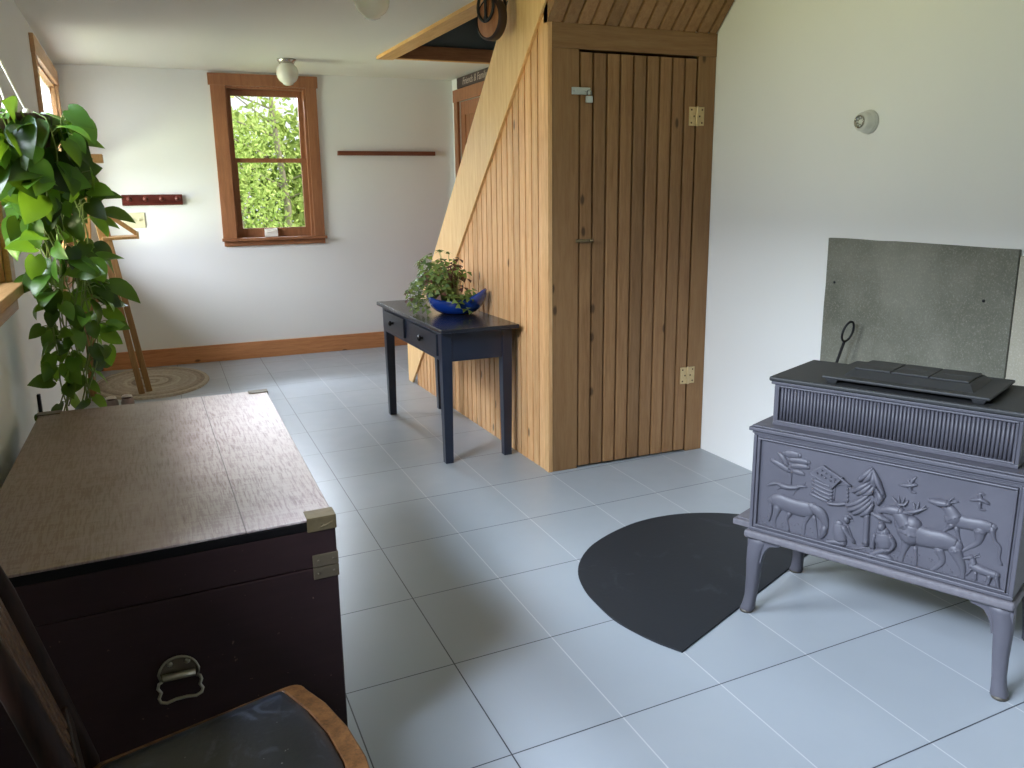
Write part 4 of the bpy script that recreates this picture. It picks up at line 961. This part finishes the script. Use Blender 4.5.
# ------------------------------------------------------------------ back wall things
pr = thing('peg_rail', 'dark red mahogany four-peg rail on the back wall above the switch plate', 'rack', (.13, YB, 1.40))
mb = MB(); mb.box(-.098, .367, YB - .022, YB - .001, 1.355, 1.441); link('board', mb, m_mahog, pr, bevel=.005)
for k_ in range(4):
    x = -.04 + k_ * .122; mb = MB(); mb.lathe([(0, 0), (.014, 0), (.010, .006), (.0085, .03), (.016, .044), (.021, .052), (.019, .062), (0, .066)], (x, YB - .022, 1.398), (0, -1, .18), 14); link('peg', mb, m_mahog, pr)
sw = thing('light_switch', 'ivory three-toggle light switch plate under the peg rail', 'switch', (-.026, YB, 1.235))
mb = MB(); mb.box(-.112, .062, YB - .008, YB - .001, 1.174, 1.296); link('plate', mb, m_ivory, sw, bevel=.004)
for x in (-.072, -.026, .02):
    mb = MB(); mb.bar((x, YB - .006, 1.235), (x, YB - .024, 1.247), .009, .012); link('toggle', mb, m_ivory, sw, bevel=.002)
    
mb = MB(); mb.box(1.692, 2.599, YB - .045, YB - .001, 1.760, 1.797); o = link('wall_rail', mb, m_rail, bevel=.003); tag(o, 'long narrow brown wooden rail on the back wall right of the window', 'rail')

# ------------------------------------------------------------------ ceiling lights
def ceiling_light(loc, label, R_):
    t = thing('ceiling_light', label, 'light', loc, 0, 'opal globe ceiling lights')
    mb = MB(); mb.lathe([(0, 0), (R_ * .86, 0), (R_ * .88, -.008), (R_ * .74, -.02), (R_ * .66, -.034), (0, -.036)], loc, (0, 0, 1), 32); link('fitter', mb, m_chrome, t)
    prof = [(R_ * .60, -.030), (R_ * .64, -.04), (R_ * .86, -.058), (R_ * .98, -.085), (R_, -.105), (R_ * .95, -.132), (R_ * .78, -.156), (R_ * .55, -.170), (R_ * .48, -.174), (R_ * .45, -.182), (R_ * .22, -.190), (0, -.191)]
    mb = MB(); mb.lathe(prof, loc, (0, 0, 1), 36); link('globe', mb, m_globe, t)
ceiling_light((1.17, 6.90, CEIL), 'opal globe ceiling light in front of the back window, the far one', .083)
ceiling_light((1.13, 4.20, CEIL), 'opal globe ceiling light at the top edge, nearer the viewer', .085)

# ------------------------------------------------------------------ pulley
PC = Vector((1.715, 4.12, 2.27))
pu = thing('hanging_pulley', 'antique wooden pulley in a black iron strap hanging before the stringer', 'pulley', tuple(PC))
pax = Vector((-.96, -.26, 0)).normalized(); ptan = Vector((pax.y, -pax.x, 0))
mb = MB(); mb.lathe([(0, .028), (.045, .028), (.09, .022), (.098, .018), (.098, .012), (.088, .008), (.088, -.008), (.098, -.012), (.098, -.018), (.09, -.022), (0, -.028)], PC, pax, 40); 
m_wheel = wood('pulley_wood', srgb(176, 120, 80), srgb(140, 86, 54), 'Z', knots=False)
m_wheel_rim = plain('pulley_rim', srgb(46, 28, 24), .5)
pw = link('wheel', mb, m_wheel, pu)
mb = MB(); mb.lathe([(.0885, .0275), (.0995, .019), (.1, .010), (.1, -.010), (.0995, -.019), (.0885, -.0275), (.086, -.024), (.086, .024), (.0885, .0275)], PC, pax, 40); link('wheel_rim', mb, m_wheel_rim, pw)
def strap(off, w=.012):
    c_ = PC + pax * off; pts = []
    for k_ in range(25):
        a = -PI * .5 + 2 * PI * k_ / 24
        pts.append(c_ + ptan * (.062 * math.cos(a)) * (1.0) + Vector((0, 0, .055 + .068 * math.sin(a))))
    return pts
mb = MB(); mb.tube(strap(.038), .0075, 8); mb.tube(strap(-.038), .0075, 8)
mb.tube([PC + pax * .038 + Vector((0, 0, -.015)), PC + pax * .038 + Vector((0, 0, .12))], .008, 8)
mb.tube([PC + pax * .045, PC - pax * .045], .011, 10)
mb.tube([PC + pax * .038 + Vector((0, 0, .118)), PC + Vector((0, 0, .135)), PC - pax * .038 + Vector((0, 0, .118))], .009, 8)
mb.tube([PC + ptan * .05 + pax * .0 + Vector((0, 0, .10)), PC + ptan * .108 + Vector((0, 0, .05)), PC + ptan * .112 + Vector((0, 0, -.02)), PC + ptan * .095 + Vector((0, 0, -.05))], .006, 8)
link('iron_strap', mb, m_wrought, pu)
mb = MB(); mb.tube([PC + Vector((0, 0, .13)), PC + Vector((0, 0, CEIL - PC.z - .001))], .007, 8); mb.lathe([(0, 0), (.03, 0), (.028, -.006), (0, -.008)], (PC.x, PC.y, CEIL - .0005), (0, 0, 1), 16); link('hook', mb, m_wrought, pu)

# ------------------------------------------------------------------ rug, shoes, easel
RC = Vector((-.02, 7.03, 0))
rg = thing('braided_rug', 'oval braided rug in beige and taupe rings by the back wall', 'rug', tuple(RC))
mb = MB(); rings = []
n = 72; ny = 16; vs = []; fs = []
for r_ in range(ny + 1):
    q = r_ / ny
    for k_ in range(n):
        a = 2 * PI * k_ / n; vs.append((.42 * q * math.cos(a), .60 * q * math.sin(a), .012 if r_ < ny else .008))
for k_ in range(n): vs.append((.425 * math.cos(2 * PI * k_ / n), .605 * math.sin(2 * PI * k_ / n), .001))
for r_ in range(ny + 1):
    for k_ in range(n): fs.append((r_ * n + k_, r_ * n + (k_ + 1) % n, (r_ + 1) * n + (k_ + 1) % n, (r_ + 1) * n + k_))
mb.add(vs, fs, True); link('braid', mb, m_rug, rg, local=True)

def shoe(name, label, x, y):
    t = thing(name, label, 'shoe', (x, y, 0), 0, 'pair of slip-on shoes')
    secs = []
    n = 20
    def ring(z, sx, sy, dy): return [(x + sx * math.copysign(abs(math.cos(a)) ** .8, math.cos(a)), y + dy + sy * math.copysign(abs(math.sin(a)) ** .85, math.sin(a)), z) for a in [2 * PI * k_ / n for k_ in range(n)]]
    R_ = [ring(.000, .040, .13, 0), ring(.022, .043, .134, 0), ring(.05, .042, .128, 0), ring(.075, .036, .10, -.025), ring(.098, .030, .065, -.06)]
    mb = MB(); mb.add([p for r in R_[1:] for p in r], [(i * n + k_, i * n + (k_ + 1) % n, (i + 1) * n + (k_ + 1) % n, (i + 1) * n + k_) for i in range(3) for k_ in range(n)], True); link('upper', mb, m_shoe, t)
    mb = MB(); mb.add(R_[0] + R_[1], [(k_, (k_ + 1) % n, n + (k_ + 1) % n, n + k_) for k_ in range(n)] + [tuple(range(n))[::-1], tuple(range(n, 2 * n))], False); link('sole', mb, m_shoe_rim, t)
    mb = MB(); mb.add([(p[0], p[1], p[2] - .02) for p in R_[4]], [tuple(range(n))]); link('lining', mb, m_shoe_in, t)
    mb = MB(); mb.tube([(p[0], p[1], p[2] + .018 * max(0, -(p[1] - y + .06) / .065)) for p in R_[4]], .0055, 6, True); link('collar', mb, m_shoe_rim, t)
p1 = at_z(111, 400, .09); p2 = at_z(127, 398, .09)
shoe('slip_on_shoe', 'taupe slip-on shoe with white piping behind the chest, left of its pair', p1.x, p1.y + .06)
shoe('slip_on_shoe', 'taupe slip-on shoe with white piping behind the chest, right of its pair', p2.x, p2.y + .06)

EY = 6.62
es = thing('artist_easel', 'wooden artist easel standing behind the trailing plant', 'easel', (-.22, EY, 0))
def E_(x, y, dy=0): return at_y(x, y, EY + dy)
# two leaning rails of the mast
for name_, top_, bot_, dy in (('mast_rail', (86, 176), (145, 405), -.03), ('mast_rail', (98, 200), (153, 404), .03)):
    a, b = E_(*top_, dy), E_(*bot_, dy); d_ = (b - a) / (b.z - a.z); b = a + d_ * (.0135 - a.z)
    mb = MB(); mb.bar(a, b, .042, .022, (0, 1, 0)); link(name_, mb, m_easel, es, bevel=.003)
a = E_(86, 160); b = E_(86, 345); b.x -= .02
mb = MB(); mb.bar((-.288, EY + .08, 1.70), (-.43, EY + .08, 0.001), .05, .03, (0, 1, 0)); link('rear_post', mb, m_easel, es, bevel=.003)
mb = MB(); mb.bar((-.40, EY - .06, .75), (-.41, EY - .06, .001), .035, .03, (0, 1, 0)); mb.bar((-.41, EY - .07, .70), (-.25, EY + .0, .74), .03, .04); link('leg', mb, m_easel, es, bevel=.003)
mb = MB(); mb.box(-.30, -.172, EY - .06, EY + .11, 1.660, 1.716); link('top_clamp', mb, m_easel, es, bevel=.003)
p0, p1, p2 = E_(92, 204), E_(137, 234), E_(112, 238)
mb = MB(); mb.bar(p0, p1, .030, .04, (0, 1, 0)); mb.bar((p2.x - .06, EY, p2.z), (p1.x + .01, EY, p2.z + .004), .30, .018); mb.box(p1.x - .004, p1.x + .012, EY - .16, EY + .16, p2.z - .005, p2.z + .035); link('canvas_tray', mb, m_easel, es, bevel=.003)

# ------------------------------------------------------------------ hanging pothos
PX, PY = -.345, 3.50
def heart_leaf(mb, base, d, nrm, L, fold=.25, droop=.5):
    d = d.normalized(); side = d.cross(nrm).normalized(); nrm = side.cross(d).normalized()
    prof = [(-.08, .20), (0, .29), (.14, .37), (.32, .38), (.52, .33), (.72, .22), (.88, .10), (1.0, 0.0)]
    vs = []
    for t, w in prof:
        ang = droop * max(t, 0); c_, s_ = math.cos(ang), math.sin(ang)
        cen = base + (d * math.sin(ang) / max(droop, 1e-3) - nrm * (1 - c_) / max(droop, 1e-3)) * L if t > 0 else base + d * (t * L * .0)
        for s in (-1, -.55, 0, .55, 1):
            tt = (t if s != 0 or t > 0 else 0)
            p = cen + side * (s * w * L * .95) + nrm * (abs(s) * w * L * fold - .25 * w * L * fold * s * s)
            if t < 0: p = base + d * (-.10 * L if abs(s) > .3 else 0.0) + side * (s * w * L * .95) + nrm * (abs(s) * w * L * fold * .8)
            vs.append(p)
    fs = [(i * 5 + k_, i * 5 + k_ + 1, (i + 1) * 5 + k_ + 1, (i + 1) * 5 + k_) for i in range(len(prof) - 1) for k_ in range(4)]
    mb.add(vs, fs, True)
hp_ = thing('trailing_pothos', 'long trailing pothos with glossy heart leaves hanging by the near left window', 'plant', (PX, PY, 1.58))
mb = MB(); mb.lathe([(0, 1.575), (.07, 1.575), (.085, 1.60), (.105, 1.70), (.108, 1.72), (.100, 1.72), (.096, 1.70), (.0, 1.695)], (PX, PY, 0), (0, 0, 1), 28); link('pot', mb, m_terra, hp_)
lf, sm_ = MB(), MB(); lf.open = True
rr = random.Random(21)
def clampx(p): 
    p.x = max(p.x, XL + .035); return p
def add_leaf(p, out, L):
    d = (out * rr.uniform(.2, 1.0) + Vector((rr.uniform(-.6, .6), rr.uniform(-.6, .6), rr.uniform(-1.1, .15)))).normalized()
    nrm = (Vector((rr.uniform(-.9, .9), rr.uniform(-1.1, .3), rr.uniform(.1, .9))) + out * .4); nrm = (nrm - d * nrm.dot(d)).normalized()
    pet = rr.uniform(.025, .06); q = clampx(p + (out * .7 + Vector((0, 0, rr.uniform(-.1, .6)))).normalized() * pet)
    if (q + d * L).x < XL + .02: d.x = abs(d.x) * .4
    sm_.tube([p, p.lerp(q, .5) + Vector((0, 0, .008)), q], .0018, 5)
    heart_leaf(lf, q, d, nrm, L, rr.uniform(.12, .35), rr.uniform(.3, .9))
nv = 15
for v_ in range(nv):
    a = 2 * PI * v_ / nv + rr.uniform(-.2, .2)
    rim = Vector((PX + .09 * math.cos(a), PY + .09 * math.sin(a), 1.705)); out = Vector((math.cos(a), math.sin(a), 0))
    end_z = rr.choice([.60, .68, .75, .85, .95, 1.05, .7, .62]); 
    ang_drift = Vector((.085, .04, 0))
    pts = [Vector((PX + .03 * math.cos(a), PY + .03 * math.sin(a), 1.70)), rim + Vector((0, 0, .02)), rim + out * .055 + Vector((0, 0, .0))]
    cur = pts[-1].copy(); ph = rr.uniform(0, 6)
    while cur.z > end_z:
        f_ = (1.70 - cur.z) / 1.1
        # the column tapers and drifts slightly to the right as it falls
        tgt = Vector((PX + .06 + .05 * math.sin(PI * min(1, f_)) - .055 * f_ * f_ + out.x * .075 * (1 - .45 * f_), PY + .05 + .07 * f_ + out.y * .10 * (1 - .45 * f_), 0))
        cur = cur + Vector(((tgt.x - cur.x) * .25 + .012 * math.sin(ph), (tgt.y - cur.y) * .25 + .012 * math.cos(ph * 1.3), -.05)); ph += .7
        pts.append(clampx(cur.copy()))
    sm_.tube(pts, .0028, 6)
    for i in range(2, len(pts)):
        f_ = (1.70 - pts[i].z) / 1.1
        if rr.random() < (.72 if f_ < .6 else .5):
            o_ = Vector((math.cos(a) + rr.uniform(-.7, .7), math.sin(a) - .35 + rr.uniform(-.6, .6), 0)).normalized(); add_leaf(pts[i], o_, rr.uniform(.07, .115) * (1.0 - .12 * f_))
# dense crown around the pot
for i in range(84):
    a = rr.uniform(0, 2 * PI); z = rr.uniform(1.43, 1.71); r_ = rr.uniform(.03, .11)
    p = clampx(Vector((PX + r_ * math.cos(a), PY + r_ * math.sin(a), z))); o_ = Vector((math.cos(a), math.sin(a) - .3, 0)).normalized()
    add_leaf(p, o_, rr.uniform(.10, .155))
# a few leaves that reach out to the right
for sx_, sy_, L in ((70, 140, .12), (66, 122, .10), (92, 196, .11), (106, 212, .11), (110, 284, .13), (95, 330, .09)):
    p = at_y(sx_, sy_, PY + .05); q = p + Vector((-.10, 0, .02)); sm_.tube([q, (p + q) / 2 + Vector((0, 0, .02)), p], .0018, 5)
    heart_leaf(lf, p, Vector((.8, -.2, rr.uniform(-.5, .3))), Vector((.1, -.5, .8)), L, .25, .5)
link('foliage', lf, m_pothos, hp_); link('stems', sm_, m_pothos_stem, hp_)
mh = thing('rope_hanger', 'white cotton rope plant hanger holding the pothos pot from the ceiling', 'hanger', (PX, PY, CEIL))
apex = Vector((PX - .085, PY - .03, 2.06))
for a in (4.55, 1.4, 2.9):
    e_ = Vector((PX + .112 * math.cos(a), PY + .112 * math.sin(a), 1.74)); mb = MB(); mb.tube([apex, apex.lerp(e_, .5), e_, Vector((PX + .10 * math.cos(a), PY + .10 * math.sin(a), 1.62)), Vector((PX, PY, 1.565))], .0042, 8); mb.ell(e_, ((.014, 0, 0), (0, .014, 0), (0, 0, .014)), 10, 8); link('cord', mb, m_rope, mh)
mb = MB(); mb.tube([apex, Vector((apex.x, apex.y, CEIL - .03))], .007, 8); mb.ell(apex, ((.016, 0, 0), (0, .016, 0), (0, 0, .02)), 10, 8); link('cord', mb, m_rope, mh)
mb = MB(); mb.tube([Vector((apex.x, apex.y, CEIL - .0005)), Vector((apex.x, apex.y, CEIL - .03)), Vector((apex.x + .012, apex.y, CEIL - .045)), Vector((apex.x + .012, apex.y, CEIL - .025))], .004, 8); link('hook', mb, m_wrought, mh)
# dark cable cover low on the left wall
mb = MB(); mb.box(XL + .001, XL + .014, 4.0, 4.025, .02, .615); o = link('cable_cover', mb, m_vent, bevel=.002); tag(o, 'thin black strip on the left wall behind the chest', 'cable cover')

# ------------------------------------------------------------------ outdoors
mb = MB(); mb.box(-60, 60, -60, 60, -.9, -.6); o = struct('ground', mb, m_grass, 'grassy ground outside the windows')
def tree(label, x, y, h, rx, ry, n, zmin, seed, size=.09):
    t = thing('garden_tree', label, 'tree', (x, y, -.6), 0, 'trees outside the back window')
    rr = random.Random(seed); mb = MB(); mb.tube([(x, y, -.6), (x + .1, y, h * .3), (x - .05, y + .1, h * .7), (x, y, h * .9)], [.07, .06, .04, .02], 8)
    for k_ in range(14):
        a = rr.uniform(0, 2 * PI); z = rr.uniform(zmin, h * .8); mb.tube([(x, y, z - .3), (x + rx * .8 * math.cos(a), y + ry * .8 * math.sin(a), z + .3)], [.018, .006], 5)
    link('trunk', mb, m_bark, t)
    mb = MB(); mb.open = True
    cl = [Vector((x + rx * rr.uniform(-1, 1), y + ry * rr.uniform(-1, 1), zmin + (h - zmin) * rr.random() ** 1.3)) for _ in range(int(n / 40))]
    for i in range(n):
        c_ = rr.choice(cl) + Vector((rr.gauss(0, .17), rr.gauss(0, .17), rr.gauss(0, .15))); nrm = Vector((rr.uniform(-1, 1), rr.uniform(-1, 1), rr.uniform(-.2, 1))).normalized()
        u = nrm.orthogonal().normalized(); u = Matrix.Rotation(rr.uniform(0, 6), 3, nrm) @ u; w = nrm.cross(u); s = size * rr.uniform(.6, 1.3)
        mb.add([c_ - u * s, c_ - w * s * .45, c_ + u * s, c_ + w * s * .45], [(0, 1, 2, 3)])
    link('foliage', mb, m_tree, t)
tree('leafy garden tree outside the back window, in the left half of its panes', 1.15, 11.2, 2.3, .55, .55, 9000, -.4, 31, .032)
tree('leafy garden tree outside the back window, in the right half of its panes', 2.95, 12.4, 2.5, .6, .55, 9000, -.4, 32, .032)
tree('taller pale garden tree outside the back window, behind the other two', 2.3, 15.0, 4.0, 2.0, 1.0, 2600, -.4, 33, .06)

hg = thing('garden_hedge', 'dense pale green hedge behind the garden trees, seen through the back window', 'hedge', (3.2, 17.5, -.6))
rr = random.Random(77); mb = MB(); mb.open = True
for i in range(15000):
    c_ = Vector((3.2 + rr.uniform(-3.6, 3.6), 17.5 + rr.uniform(-.5, .5), -.6 + 3.3 * rr.random() ** .9 * (1 - .12 * math.sin(i * .01)))); nrm = Vector((rr.uniform(-1, 1), rr.uniform(-1, .4), rr.uniform(-.2, 1))).normalized()
    u = nrm.orthogonal().normalized(); u = Matrix.Rotation(rr.uniform(0, 6), 3, nrm) @ u; w = nrm.cross(u); s_ = .11 * rr.uniform(.6, 1.3)
    mb.add([c_ - u * s_, c_ - w * s_ * .5, c_ + u * s_, c_ + w * s_ * .5], [(0, 1, 2, 3)])
link('foliage', mb, m_tree, hg)
mb = MB()
for k_ in range(9): mb.tube([(-.1 + .8 * k_, 17.5, -.6), (-.05 + .8 * k_, 17.5, 1.6)], [.03, .015], 6)
link('stems', mb, m_bark, hg)

# ------------------------------------------------------------------ light
w = bpy.data.worlds.new('sky'); SC.world = w; w.use_nodes = True
nt = w.node_tree; nt.nodes.clear()
out = nt.nodes.new('ShaderNodeOutputWorld'); bg = nt.nodes.new('ShaderNodeBackground'); bg.inputs[0].default_value = (.92, .97, 1.0, 1); bg.inputs[1].default_value = 1.25
nt.links.new(bg.outputs[0], out.inputs[0])
def area(name, loc, target, sx, sy, power, col):
    l = bpy.data.lights.new(name, 'AREA'); l.shape = 'RECTANGLE'; l.size = sx; l.size_y = sy; l.energy = power; l.color = col
    o = bpy.data.objects.new(name, l); C.objects.link(o); o.location = loc
    o.rotation_euler = (Vector(target) - Vector(loc)).to_track_quat('-Z', 'Y').to_euler(); return o
def window_light(nm, hole, elev, power, col, size=.42):
    # daylight arriving through a window from one band of the sky
    ya, yb, za, zb = hole; yc = (ya + yb) / 2; zc = (za + zb) / 2; e = math.radians(elev); D = 1.6
    area(nm, (XL - .08 - D * math.cos(e), yc, zc + D * math.sin(e)), (XL - .08, yc, zc), (yb - ya) * 1.3, size, power, col)
window_light('daylight_far_ground', W_LF, -28, 105, (.90, 1.0, .62))
window_light('daylight_far_low', W_LF, 14, 335, (.81, .88, 1.0), 1.3)
window_light('daylight_near_ground', W_LN, -28, 100, (1.0, 1.0, .60))
window_light('daylight_near_mid', W_LN, 25, 75, (.86, .95, 1.0))
window_light('daylight_near_high', W_LN, 40, 115, (.82, .90, 1.0))
window_light('daylight_near_steep', W_LN, 56, 300, (.64, .80, 1.0))
window_light('daylight_rear_high', W_LR, 40, 520, (.71, .82, 1.0))
xa, xb, za, zb = W_B
def back_light(nm, elev, power, col):
    e = math.radians(elev); xc, zc = (xa + xb) / 2, (za + zb) / 2
    area(nm, (xc, YB + .08 + 1.6 * math.cos(e), zc + 1.6 * math.sin(e)), (xc, YB + .08, zc), (xb - xa) * 2.0, .7, power, col)
back_light('daylight_back', 39, 270, (.76, .86, 1.0))
sun = bpy.data.lights.new('sun', 'SUN'); sun.energy = 5.0; sun.angle = .05; sun.color = (1, .95, .85)
so = bpy.data.objects.new('sun', sun); C.objects.link(so); so.rotation_euler = Vector((-.75, .25, -.85)).to_track_quat('-Z', 'Y').to_euler()

# ------------------------------------------------------------------ camera
cd = bpy.data.cameras.new('camera'); cam = bpy.data.objects.new('camera', cd); C.objects.link(cam); SC.camera = cam
cd.sensor_fit = 'HORIZONTAL'; cd.sensor_width = 36; cd.lens = FOC / 1024 * 36; cd.clip_start = .02; cd.clip_end = 200
r, d, fw = (Vector(RM[i]) for i in range(3))
m = Matrix((r, -d, -fw)).transposed().to_4x4(); m.translation = CAM
cam.matrix_world = m
SC.view_settings.view_transform = 'Standard'; SC.view_settings.look = 'None'; SC.view_settings.gamma = 1; SC.view_settings.use_curve_mapping = False
SC.view_settings.exposure = 0.0
cy = SC.cycles
cy.use_denoising = True; cy.max_bounces = 10; cy.diffuse_bounces = 6; cy.transparent_max_bounces = 12; cy.caustics_reflective = False; cy.caustics_refractive = False; cy.sample_clamp_indirect = 6
